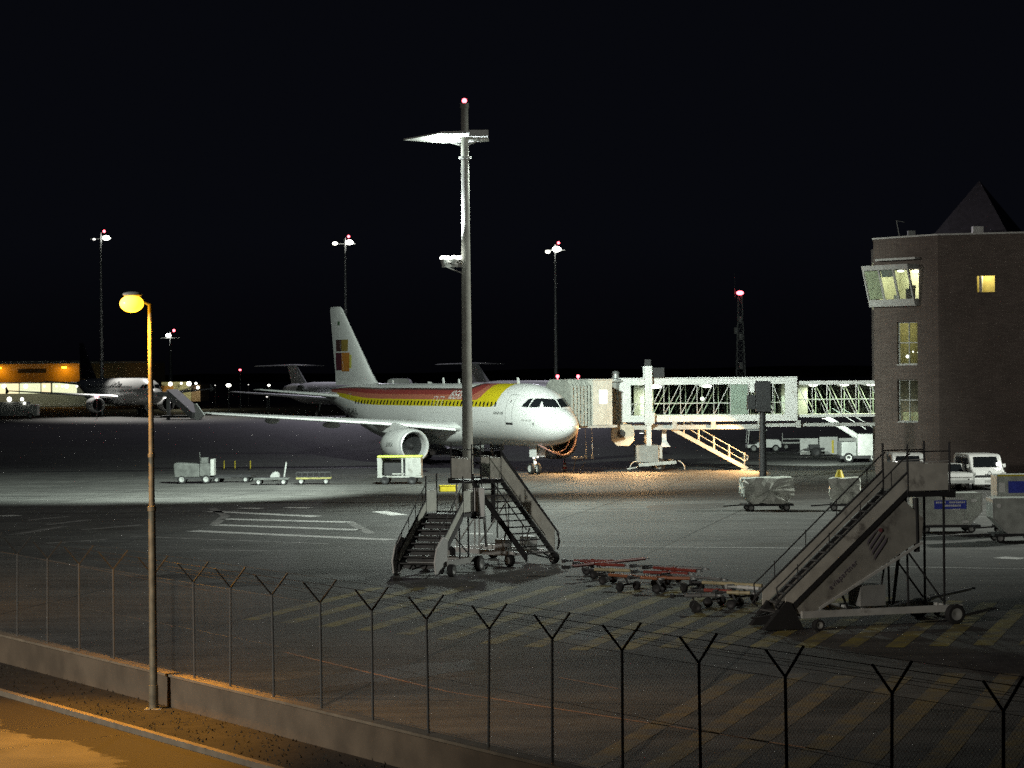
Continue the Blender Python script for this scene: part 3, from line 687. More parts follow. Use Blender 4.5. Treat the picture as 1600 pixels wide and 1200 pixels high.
# ------------------------------------------------------------------ far floodlight masts
def far_mast(px,ytop,D,label,heads,grp='distant floodlight masts'):
    top=atD(px,ytop,D); t=thing('floodlight_mast',label,'light mast',(top.x,top.y,0),0,grp); h=top.z
    b=MB(); b.tube((0,0,0),(0,0,h),.36*D/400,.15*D/400,12); b.build('pole','steel',t,True)
    k=D/400
    b=MB(); b.beam((-1.6*k,0,h-.9*k),(1.6*k,0,h-.9*k),.15*k); b.build('crossarm','grey',t)
    for (dx,dz,r,m) in heads:
        b=MB(); b.ball((dx*k,-.5*k,h+dz*k),r*k,10,(1.15,.8,.75)); b.build('floodlight',m,t,True)
    b=MB(); b.ball((.55*k,0,h+.25*k),.22*k,8); b.build('red_light','redlamp',t,True)
    return t
far_mast(157,364,412,'floodlight mast far behind the orange street lamp, tallest one at the left',[(.95,-.8,.50,'lens'),(-.95,-1.0,.22,'lensdim')])
far_mast(539,372,400,'floodlight mast rising behind the airliner tail fin',[(.7,-.7,.50,'lens'),(-1.55,-.85,.36,'lensw')])
far_mast(867,382,395,'floodlight mast rising behind the airliner nose and boarding bridge',[(.25,-.75,.58,'lens'),(-1.15,-1.15,.34,'lensw')])
far_mast(266,519,700,'shorter floodlight mast far off, right of the orange street lamp',[(-.25,-.5,.36,'lens')])
lamp('SPOT','far_mast_light',atD(165,372,410),60000,(1,.97,.9),(-56,388,2),1,60,.8)
lamp('SPOT','far_mast_light',atD(545,378,398),30000,(.88,.84,1),(-25,310,0),1,120,.9)
lamp('SPOT','far_mast_light',atD(870,390,393),24000,(.88,.84,1),(20,310,0),1,120,.9)

# radio tower
tp=atD(1156,455,450); t=thing('radio_tower','slim lattice radio tower with a red light behind the boarding bridge','radio tower',(tp.x,tp.y,0))
h=tp.z-.8; b=MB()
for i in range(4):
    a=math.pi/4+i*math.pi/2; b.beam((math.cos(a)*1.3,math.sin(a)*1.3,0),(math.cos(a)*.45,math.sin(a)*.45,h),.13)
for k in range(12):
    z0=h*k/12;z1=h*(k+1)/12;r0=1.3-.85*k/12;r1=1.3-.85*(k+1)/12
    for i in range(4):
        a=math.pi/4+i*math.pi/2;c=a+math.pi/2
        b.beam((math.cos(a)*r0,math.sin(a)*r0,z0),(math.cos(c)*r1,math.sin(c)*r1,z1),.09)
        b.beam((math.cos(a)*r1,math.sin(a)*r1,z1),(math.cos(c)*r1,math.sin(c)*r1,z1),.08)
b.build('lattice','steel',t)
for z,sx_ in ((h-4.2,0),(h-7.3,0),(h-6.2,-.8),(h-12.3,0),(h-14.8,.2)):
    b=MB(); b.tube((sx_-.0,-1.0,z-.5),(sx_,-1.0,z+.6),.42,.42,10); b.build('antenna_drum','white',t,True)
b=MB(); b.tube((-.9,0,h-.5),(-.9,0,h+4),.05,.03,6); b.build('whip_aerial','grey',t)
b=MB(); b.ball((0,0,h+.5),.55,10,(1.2,1,.7)); b.build('red_light','redlamp',t,True)

# ------------------------------------------------------------------ boarding bridge
JB=Vector((9.67,172.6,0)); y0,y1=171.4,173.9
jt=thing('boarding_bridge','white glazed boarding bridge lit inside, running from the brick tower to the airliner','boarding bridge',JB)
JW=M['white']
b=WB(JB); b.box(7.07,y0,5.78,19.08,y1,6.2); b.box(7.07,y0-.06,6.2,19.12,y1+.06,6.26); b.build('tunnel_roof','white',jt)
b=WB(JB); b.box(7.07,y0,3.32,19.08,y1,3.55); b.box(7.07,y0-.03,3.30,19.08,y0+.12,3.74); b.box(7.07,y1-.12,3.30,19.08,y1+.03,3.74); b.build('tunnel_floor','white',jt)
for bx in ((7.07,y0-.02,3.74,7.93,y0+.08,5.78),(7.07,y1-.08,3.74,7.93,y1+.02,5.78),(18.28,y0-.02,3.74,19.08,y0+.08,5.78),(18.28,y1-.08,3.74,19.08,y1+.02,5.78),(8.25,y1-.3,3.56,8.95,y1-.15,5.77)):
    b=WB(JB); b.box(*bx); b.build('end_panel','white',jt)
fr=mat('frosted_green_glass',(.28,.36,.30),.3,vary=.1)
b=WB(JB); b.box(14.62,y0+.01,3.76,15.75,y0+.05,5.77); b.build('frosted_panel',fr,jt)
def truss(x0,x1,ya,yb,z0,z1,zm,step,dirn,name,m):
    for y in (ya,yb):
        b=WB(JB); n=int(round((x1-x0)/step)); st=(x1-x0)/n; off=0 if y==ya else st*.45
        for i in range(n+1):
            x=min(x0+i*st+off,x1); b.beam((x,y,z0),(x,y,z1),.07,.05)
            if i<n and x+st*.9<=x1+.1:
                if dirn>0: b.beam((x,y,z0),(x+st*.95,y,z1),.075,.05)
                else: b.beam((x,y,z1),(x+st*.95,y,z0),.085,.05)
        b.beam((x0,y,zm),(x1,y,zm),.06,.05); b.build(name,m,jt)
truss(7.93,14.6,y0+.06,y1-.06,3.74,5.78,4.52,1.11,1,'side_truss','lgrey')
truss(15.8,18.28,y0+.06,y1-.06,3.74,5.78,4.52,.83,-1,'side_truss','lgrey')
for (ya) in (y0+.10,y1-.10):
    b=WB(JB); b.box(7.93,ya,3.74,18.28,ya+.012,5.78); b.build('glazing','glass',jt)
# telescoping inner tunnel to the tower
b=WB(JB); b.box(19.08,y0+.25,5.70,25.2,y1-.25,5.95); b.build('inner_roof','white',jt)
b=WB(JB); b.box(19.08,y0+.25,3.52,25.2,y1-.25,3.72); b.build('inner_floor','white',jt)
truss(19.15,25.0,y0+.3,y1-.3,3.72,5.70,4.7,.98,-1,'side_truss','white')
for ya in (y0+.34,y1-.35):
    b=WB(JB); b.box(19.1,ya,3.72,25.1,ya+.012,5.70); b.build('glazing','glass',jt)
b=WB(JB); b.box(19.2,y1-.5,3.73,20.0,y1-.42,5.69); b.build('end_panel','white',jt)
# ceiling lamps of the tunnels
for x,m,p in ((9.6,'lens',26),(13.1,'lens',12),(17.0,'lensdim',9),(20.3,'lensw',10),(22.4,'lensw',9),(24.2,'lensw',9)):
    b=WB(JB); b.ball((x,y0+.55 if x<14 else 172.6,5.66),.42 if x<10 else .3,10,(1.0,.4,.28)); b.build('ceiling_lamp',m,jt,True)
    lamp('AREA','tunnel_lamp',(x,172.5,5.6 if x<19 else 5.55),p*(3.6 if x<19 else 7),(.96,1,.66),(x,172.5,0),.5)
# underside girders
b=WB(JB); b.box(7.3,y0+.1,2.78,16.6,y0+.4,3.08); b.box(7.3,y1-.4,2.78,16.6,y1-.1,3.08); b.box(16.6,y0+.35,2.9,25.0,y0+.6,3.12); b.box(16.6,y1-.6,2.9,25.0,y1-.35,3.12)
for x in (10.7,13.3,16.4,19.0): b.box(x,y0+.02,2.85,x+.3,y0+.5,3.32)
b.build('girder','lgrey',jt)
# cab: bellows canopy, housing, drum
P=Vector((3.16,169.1,0)); nb=Vector((.873,.488,0)); ub=Vector((-.488,.873,0))
b=WB(JB); rings=[]
for k in range(13):
    n_=-.15+1.55*k/12; s=(.0 if k%2 else .10)
    prof_=[(-1.75+s,3.15),(1.75-s,3.15),(1.75-s,5.75),(1.3-s,6.22-s),(-1.3+s,6.22-s),(-1.75+s,5.75)]
    rings.append([tuple(P+nb*n_+ub*u+Vector((0,0,z))) for u,z in prof_])
vs=[p for r in rings for p in r]; f=[(k*6+i,k*6+(i+1)%6,(k+1)*6+(i+1)%6,(k+1)*6+i) for k in range(12) for i in range(6)]+[tuple(range(72,78)),tuple(range(6))[::-1]]
b.add(vs,f); b.build('bellows_canopy',mat('bellows_fabric',(.30,.31,.28),.8,vary=.2),jt)
def boxn(b,n0,n1,u0,u1,z0,z1):
    c=[P+nb*n+ub*u for n,u in ((n0,u0),(n1,u0),(n1,u1),(n0,u1))]
    b.add([(v.x,v.y,z0) for v in c]+[(v.x,v.y,z1) for v in c],[(3,2,1,0),(4,5,6,7),(0,1,5,4),(1,2,6,5),(2,3,7,6),(3,0,4,7)])
b=WB(JB); boxn(b,1.42,2.9,-1.85,1.75,3.2,6.15); boxn(b,1.38,2.95,-1.9,1.8,6.15,6.22); b.build('cab_housing',mat('cab_cream',(.66,.66,.60),.5),jt)
b=WB(JB); boxn(b,1.9,2.5,-1.868,-1.852,4.6,5.5); b.build('cab_window','lensdim',jt)
b=WB(JB); boxn(b,1.1,3.2,-1.95,1.6,3.02,3.18); b.build('cab_floor','lgrey',jt)
b=WB(JB); n=44; vs=[]
for i in range(n):
    a=2*math.pi*i/n; r=1.42 if i%2 else 1.46; vs.append((6.35+r*math.cos(a),172.55+r*math.sin(a),3.25)); 
vs+= [(x,y,6.02) for x,y,_ in vs]; b.add(vs,[(i,(i+1)%n,n+(i+1)%n,n+i) for i in range(n)]+[tuple(range(n))[::-1],tuple(range(n,2*n))]); b.build('slatted_drum','grey',jt)
b=WB(JB); b.tube((6.35,172.55,6.02),(6.35,172.55,6.12),1.6,1.6,24); b.build('drum_cap','lgrey',jt,True); b=WB(JB); b.tube((6.35,172.55,3.08),(6.35,172.55,3.25),1.55,1.55,24); b.build('drum_floor','lgrey',jt,True)
b=WB(JB); b.lathe([(6.12,.42),(6.2,.40),(6.25,.26),(6.55,.20),(6.6,.26),(6.72,.16),(6.74,.01)],(6.95,171.6,0),'z',16); b.build('roof_vent','steel',jt,True)
for px in (871,903):
    q=atD(px,588,171); b=WB(JB); b.tube((q.x,q.y,6.2),(q.x,q.y,q.z-.05),.03,.03,6); b.ball((q.x,q.y,q.z),.11,10); b.build('red_beacon','redlamp',jt,True)
# drive column
b=WB(JB); b.box(8.86,170.95,3.1,9.36,171.32,7.05); b.box(8.95,171.0,1.7,9.28,171.28,3.1); b.box(8.82,170.9,3.2,9.5,171.36,3.95); b.build('lift_column','white',jt,bevel=.02)
b=WB(JB); b.box(8.9,174.0,3.1,9.4,174.35,7.05); b.box(8.97,174.03,1.4,9.33,174.3,3.1); b.build('lift_column','white',jt)
b=WB(JB); b.box(8.86,170.95,7.052,9.3,171.3,7.5); b.box(9.42,171.2,6.27,10.2,172.2,6.95); b.build('lift_motor','dark',jt,bevel=.03)
b=WB(JB); b.box(10.05,172.2,1.9,10.35,172.5,3.1); b.prism([(9.98,1.6),(10.6,1.6),(10.4,1.95),(10.02,1.95)],172.1,172.6); b.build('cable_chute','cab_cream' if False else M['white'],jt)
b=WB(JB); b.box(8.25,171.0,.62,9.75,174.2,1.75); b.build('drive_unit','grey',jt,bevel=.03)
b=WB(JB); b.box(9.752,171.2,.62,10.0,172.3,1.7); b.build('drive_cabinet','lgrey',jt)
b=WB(JB); b.beam((8.4,170.8,.45),(10.9,170.8,.62),.12,.22); b.beam((8.4,174.2,.45),(10.9,174.2,.62),.12,.22); b.beam((8.3,170.8,.3),(7.6,170.8,.2),.08)
for cx,sg in ((8.35,-1),(10.9,1)):
    pts=[(cx+sg*.1+sg*.45*math.sin(a),170.8,.15+.55*math.cos(a)) for a in [i*math.pi/2/6 for i in range(7)]]; b.path(pts,.035)
b.build('bogie_frame','lgrey',jt)
for y in (171.25,171.9,173.3,173.95):
    b=WB(JB); b.wheel((9.75,y,.45),.45,.3); b.build('wheel',['black','grey'],jt,True)
# air conditioning drum below the cab
b=WB(JB); pr=[(6.62,2.1),(6.62,2.9),(6.85,3.15),(7.9,3.15),(8.12,2.9),(8.12,2.1),(7.75,1.72),(6.98,1.72)]; b.prism(pr,170.9,172.4); ac=b.build('air_conditioner',mat('beige_paint',(.62,.55,.44),.5),jt,bevel=.03)
b=WB(JB); b.tube((7.25,170.87,2.55),(7.25,170.9,2.55),.28,.28,20); b.build('fan_grille','dark',ac)
# service stair
S0=Vector((10.5,171.75,2.95)); S1=Vector((15.75,171.75,.08)); dv=S1-S0
st=thing('service_stair','steel service stair with tubular handrails, brightly lit under the boarding bridge','stair',(S1.x,S1.y,0))
st_m=mat('cream_steel',(.60,.56,.46),.5)
for y in (0,.85):
    b=WB((S1.x,S1.y,0)); b.beam(S0+Vector((0,y,0)),S1+Vector((0,y,0)),.06,.26); b.build('stringer',st_m,st)
b=WB((S1.x,S1.y,0))
for i in range(15):
    q=S0+dv*((i+.5)/15); b.box(q.x-.13,q.y+.03,q.z+.0,q.x+.13,q.y+.82,q.z+.03)
b.build('steps',st_m,st)
for y in (0,.85):
    b=WB((S1.x,S1.y,0)); o_=Vector((0,y,0))
    for hh in (.55,1.0): b.path([S0+o_+Vector((.9,0,hh-.45)),S1+o_+Vector((-.2,0,hh))],.028)
    for i in range(1,6):
        q=S0+dv*(i/5.2)+o_; b.tube(q,q+Vector((0,0,1.0)),.028,.028,6)
    e=S1+o_+Vector((-.2,0,0)); b.path([e+Vector((0,0,1.0)),e+Vector((.2,0,.9)),e+Vector((.25,0,.75)),e+Vector((.15,0,.6)),e+Vector((0,0,.55))],.028); b.build('handrail',st_m,st)
b=WB((S1.x,S1.y,0)); b.box(15.3,171.6,.0,16.1,172.75,.07); b.build('foot_plate',st_m,st)
# lamps under the bridge
for (q,aim,pw,an) in (((16.75,170.7,2.72),(10.5,168.2,0),6500,124),((4.35,169.2,3.0),(1.8,165.0,0),2600,136),((8.6,170.8,2.6),(6.5,166.5,0),2601,140)):
    o=thing('bridge_floodlight',{0:'warm floodlight under the boarding bridge by the bright service stair',1:'small warm lamp under the bridge cab at the airliner nose',2:'warm lamp under the bridge beside the drive column'}[[6500,2600,2601].index(pw)],'floodlight',q,0,'warm floodlights under the boarding bridge')
    b=MB(); b.box(-.14,-.10,-.02,.14,.10,.10); b.build('housing','dark',o)
    b=MB(); b.box(-.12,-.08,-.04,.12,.08,-.022); b.build('lens','lensw',o)
    lamp('SPOT','bridge_floodlight_light',Vector(q)+Vector((0,-.02,-.1)),pw,WARM,aim,.10,an,.5)

o=thing('bridge_floodlight','white floodlight under the narrow part of the boarding bridge near the tower','floodlight',(21.2,174.3,3.4),0)
b=MB(); b.box(-.14,-.10,-.02,.14,.10,.10); b.build('housing','dark',o); b=MB(); b.box(-.12,-.08,-.04,.12,.08,-.022); b.build('lens','lensw',o)
lamp('SPOT','bridge_floodlight_light',(21.2,175.4,3.3),7000,MH,(22.5,196,.5),.1,96,.8)

# docking guidance display on its post
q=at(1192,748); t=thing('docking_display','dark docking display box on a post in front of the boarding bridge','display post',(q.x,q.y,0))
b=MB(); b.tube((0,0,0),(0,0,4.4),.24,.19,14); b.build('post','dark',t,True)
b=MB(); b.box(-.42,-.3,4.15,.52,.25,6.05); b.build('display_box','dark',t,bevel=.03)
b=MB(); b.box(-.95,-.2,4.3,-.43,.2,5.2); b.build('sensor_box','dark',t,bevel=.03)
b=MB(); b.box(-.78,-.15,5.35,-.5,.1,6.0); b.build('junction_box','white',t)

# ------------------------------------------------------------------ brick control tower
M['brick']=mat('tower_brick',(.140,.112,.098),.9,vary=.12,scale=.7)
def brick_nodes(m):
    n=m.node_tree.nodes; l=m.node_tree.links; b=n['Principled BSDF']; src=b.inputs['Base Color'].links[0].from_socket
    t=n.new('ShaderNodeTexCoord'); sp=n.new('ShaderNodeSeparateXYZ'); l.new(t.outputs['Object'],sp.inputs[0]); ad=n.new('ShaderNodeMath'); l.new(sp.outputs['X'],ad.inputs[0]); l.new(sp.outputs['Y'],ad.inputs[1])
    cb=n.new('ShaderNodeCombineXYZ'); l.new(ad.outputs[0],cb.inputs[0]); l.new(sp.outputs['Z'],cb.inputs[1])
    bt=n.new('ShaderNodeTexBrick'); bt.inputs['Scale'].default_value=1; bt.inputs['Brick Width'].default_value=.26; bt.inputs['Row Height'].default_value=.08; bt.inputs['Mortar Size'].default_value=.008
    bt.inputs['Color1'].default_value=(1,1,1,1); bt.inputs['Color2'].default_value=(.75,.75,.75,1); bt.inputs['Mortar'].default_value=(.6,.62,.62,1); l.new(cb.outputs[0],bt.inputs['Vector'])
    mx=n.new('ShaderNodeMix'); mx.data_type='RGBA'; mx.blend_type='MULTIPLY'; mx.inputs[0].default_value=1; l.new(src,mx.inputs[6]); l.new(bt.outputs[0],mx.inputs[7]); l.new(mx.outputs[2],b.inputs['Base Color'])
brick_nodes(M['brick'])
TC=Vector((26.35,158,0)); dl=Vector((-.571,.821,0)); nl=Vector((-.821,-.571,0)); dr=Vector((.95,-.312,0)); nr=Vector((-.312,-.95,0)); TZ=14.95
tw=thing('control_tower','dark brick control tower with a lit slanted corner cab and tall lit windows','tower',TC)
def panel(b,org,d,nrm,s0,s1,z0,z1,holes,th=.3):
    ss=sorted({s0,s1,*[h[0] for h in holes],*[h[1] for h in holes]}); zs=sorted({z0,z1,*[h[2] for h in holes],*[h[3] for h in holes]})
    for a,c in zip(ss[:-1],ss[1:]):
        run=None
        for e,g in zip(zs[:-1],zs[1:]):
            if any(h[0]<=a+1e-6 and c<=h[1]+1e-6 and h[2]<=e+1e-6 and g<=h[3]+1e-6 for h in holes): continue
            obox(b,org,d,nrm,a,c,-th,0,e,g)
def obox(b,org,d,nrm,a,c,n0,n1,z0,z1):
    q=[org+d*a+nrm*n0,org+d*c+nrm*n0,org+d*c+nrm*n1,org+d*a+nrm*n1]
    b.add([(v.x,v.y,z0) for v in q]+[(v.x,v.y,z1) for v in q],[(3,2,1,0),(4,5,6,7),(0,1,5,4),(1,2,6,5),(2,3,7,6),(3,0,4,7)])
W1h=(1.87,3.71,7.0,9.66); W2h=(1.87,3.71,3.42,6.06); CBh=(1.72,5.62,11.08,12.92); RW=(2.36,3.46,11.4,12.4)
b=WB(TC); panel(b,TC,dl,nl,0.0,5.8,0,TZ,[W1h,W2h,CBh]); panel(b,TC,dr,nr,0.0,9.0,0,TZ,[RW])
A=TC+dl*5.8; pts=[A,Vector((24.9,171,0)),Vector((24.9,177,0)),Vector((40,181,0)),Vector((43,150,0)),TC+dr*9]
for p,q in zip(pts[:-1],pts[1:]):
    d=(q-p); L=d.length; d.normalize(); nn=Vector((-d.y,d.x,0)); c_=Vector((31,166,0))
    if nn.dot(p-c_)<0: nn=-nn
    obox(b,p,d,nn,0,L,-.3,0,0,TZ)
b.build('wall','brick',tw)
b=WB(TC); poly=[TC,A,pts[1],pts[2],pts[3],pts[4],pts[5]]; b.add([(p.x,p.y,TZ-.25) for p in poly],[tuple(range(7))]); b.build('roof','grey',tw)
b=WB(TC)
for o_,d,nn,L in ((TC,dl,nl,5.85),(TC,dr,nr,9.05)): obox(b,o_,d,nn,-.05,L,-.35,.06,TZ,TZ+.10)
b.build('parapet_cap','lgrey',tw)
ap=atD(1530,282,165); b=WB(TC); cx,cy=ap.x,165; vs=[]
for i in range(4):
    a=R_(20)+i*math.pi/2; vs.append((cx+3.9*math.cos(a),cy+3.9*math.sin(a),TZ-.2))
b.add(vs+[(cx,cy,ap.z)],[(0,1,4),(1,2,4),(2,3,4),(3,0,4),(3,2,1,0)]); b.build('pyramid_roof',mat('slate_purple',(.06,.055,.075),.7,vary=.2),tw)
q=atD(1530,367,157); b=WB(TC); b.box(q.x-.32,q.y+.35,TZ+.1,q.x+.32,q.y+.9,TZ+.5); b.build('roof_box','white',tw)
q=atD(1427,372,160); b=WB(TC); b.box(q.x-.2,q.y+.8,TZ+.05,q.x+.25,q.y+1.2,TZ+.45); b.tube((q.x-.7,q.y+1,TZ),(q.x-.9,q.y+1,TZ+1.1),.02,.02,6); b.tube((q.x-.9,q.y+1,TZ+1.1),(q.x-.4,q.y+1,TZ+1.0),.015,.015,6); b.build('roof_aerial','grey',tw)
# rooms behind the openings: plastered boxes with their own ceiling lamps
plaster=mat('room_plaster',(.62,.58,.38),.8,vary=.05); dimglow=mat('room_ceiling_glow',(.6,.55,.3),.8,emis=(1,.86,.38),estr=.28)
def room(org,d,nn,h,depth,m,colr,pw,ls,out='room'):
    a,c,z0,z1=h; b=WB(TC); e=.05
    obox(b,org,d,nn,a-.6,c+.6,-depth-.1,-depth,z0-.5,z1+.5); obox(b,org,d,nn,a-.65,a-.6,-depth,-.301,z0-.5,z1+.5); obox(b,org,d,nn,c+.6,c+.65,-depth,-.301,z0-.5,z1+.5)
    obox(b,org,d,nn,a-.6,c+.6,-depth,-.301,z0-.55,z0-.5); obox(b,org,d,nn,a-.6,c+.6,-depth,-.301,z1+.5,z1+.55); b.build(out,m,tw)
    for s_,n_,z_ in ls:
        p=org+d*s_+nn*n_; lamp('POINT','room_lamp',(p.x,p.y,z_),pw,colr,None,.1)
room(TC,dl,nl,W1h,2.2,plaster,(1,.90,.50),30,[(2.8,-1.2,9.7)]); room(TC,dl,nl,W2h,2.2,mat('room_dim',(.34,.33,.30),.8),(1,.95,.7),26,[(2.8,-1.0,3.4)])
room(TC,dl,nl,CBh,2.6,mat('cab_room',(.66,.66,.48),.8),(1,.98,.70),130,[(2.6,-1.2,12.9),(4.4,-1.4,12.9)]); room(TC,dr,nr,RW,1.4,mat('room_yellow',(.70,.62,.28),.8),(1,.86,.40),42,[(2.9,-.7,12.5)])
b=WB(TC); obox(b,TC,dr,nr,2.45,2.62,-.9,-.4,11.4,12.4); b.build('curtain','white',tw)
for h,org,d,nn in ((W1h,TC,dl,nl),(W2h,TC,dl,nl)):
    a,c,z0,z1=h; b=WB(TC); w_=.06
    for x in (a,(a+c)/2-.03,c-w_): obox(b,org,d,nn,x,x+w_,-.24,-.16,z0,z1)
    for z in (z0,(z0+z1)/2,z1-w_): obox(b,org,d,nn,a+w_,c-w_,-.235,-.165,z,z+w_)
    f=b.build('window_frame','lgrey',tw); b=WB(TC); obox(b,org,d,nn,a,c,-.205,-.195,z0,z1); b.build('window_pane','glass',f)
    b=WB(TC); obox(b,org,d,nn,a,c,-.21,.06,z0-.06,z0-.002); b.build('sill','lgrey',f)
b=WB(TC)
for s_,z_,r_ in ((2.0,7.45,.085),(3.4,7.5,.10),(2.45,7.75,.045),(2.9,7.8,.045)):
    p=TC+dl*s_+nl*-.6; b=WB(TC); b.ball((p.x,p.y,z_),r_,8); b.build('room_lamp','lensw',tw)
b=WB(TC); obox(b,TC,dl,nl,1.9,3.7,-.5,-.4,3.45,4.0); b.build('radiator_cover',plaster,tw)
# slanted cab bay
def bay(s,z): # outward offset at a height
    f=(z-10.7)/(13.2-10.7); return .35+.65*f
def bp(s,z,o_=0): p=TC+dl*s+nl*(bay(s,z)+o_); return (p.x,p.y,z)
def slab(b,s0,s1,z0,z1,th=.08,o_=0):
    v=[bp(s0,z0,o_-th),bp(s1,z0,o_-th),bp(s1,z1,o_-th),bp(s0,z1,o_-th),bp(s0,z0,o_),bp(s1,z0,o_),bp(s1,z1,o_),bp(s0,z1,o_)]
    b.add(v,[(3,2,1,0),(4,5,6,7),(0,1,5,4),(1,2,6,5),(2,3,7,6),(3,0,4,7)])
b=WB(TC); slab(b,1.7,5.85,10.7,11.1); slab(b,1.7,5.85,12.95,13.2)
for s_ in (1.7,3.02,4.32,5.73): slab(b,s_,s_+.12,11.1,12.95,.12)
for s_ in (1.7,5.80):   # side cheeks
    for z0,z1 in ((10.7,11.1),(12.95,13.2)):
        p=[TC+dl*s_,TC+dl*(s_+.05)]; v=[(p[0].x,p[0].y,z0),(p[1].x,p[1].y,z0),bp(s_+.05,z0,-.081),bp(s_,z0,-.081),(p[0].x,p[0].y,z1),(p[1].x,p[1].y,z1),bp(s_+.05,z1,-.081),bp(s_,z1,-.081)]
        b.add(v,[(3,2,1,0),(4,5,6,7),(0,1,5,4),(1,2,6,5),(2,3,7,6),(3,0,4,7)])
cabf=b.build('cab_frame','lgrey',tw)
b=WB(TC)
for z,o1,o2 in ((10.66,.33,0),(13.2,1.0,.02)):
    v=[]
    for dz in (0,.05):
        for s_,o_ in ((1.68,-.02),(5.87,-.02),(5.87,o1),(1.68,o1)): p=TC+dl*s_+nl*max(o_,.001); v.append((p.x,p.y,z+dz))
    b.add(v,[(3,2,1,0),(4,5,6,7),(0,1,5,4),(1,2,6,5),(2,3,7,6),(3,0,4,7)])
b.build('cab_floor_and_ceiling','lgrey',tw)
b=WB(TC); slab(b,1.82,5.73,11.1,12.95,.01,-.05); b.build('cab_pane','glass',cabf)
b=WB(TC); slab(b,4.5,5.7,11.15,12.9,.02,-.1); b.build('roller_blind',mat('blind_fabric',(.55,.56,.40),.8),cabf)
b=WB(TC); slab(b,3.1,4.3,12.5,12.93,.03,-.14); b.build('blind_roll','grey',cabf)
b=WB(TC); obox(b,TC,dl,nl,1.6,5.2,.01,.42,13.55,13.68); b.build('cab_canopy','lgrey',tw)
b=WB(TC); obox(b,TC,dl,nl,2.1,2.7,-.1,.2,11.1,11.75); obox(b,TC,dl,nl,2.25,2.6,-.3,.0,11.75,11.95); b.build('control_console','dark',tw,bevel=.04)
b=WB(TC); obox(b,TC,dl,nl,3.4,3.75,0,.2,11.1,11.35); b.build('desk_screen','grey',tw)
b=WB(TC); p=TC+dl*3.0+nl*.3; b.ball((p.x,p.y,12.85),.22,8,(1,1,.3)); p=TC+dl*1.95; b.ball((p.x,p.y,12.8),.25,8,(1,1,.3)); b.build('cab_ceiling_lamp','lensw',tw)

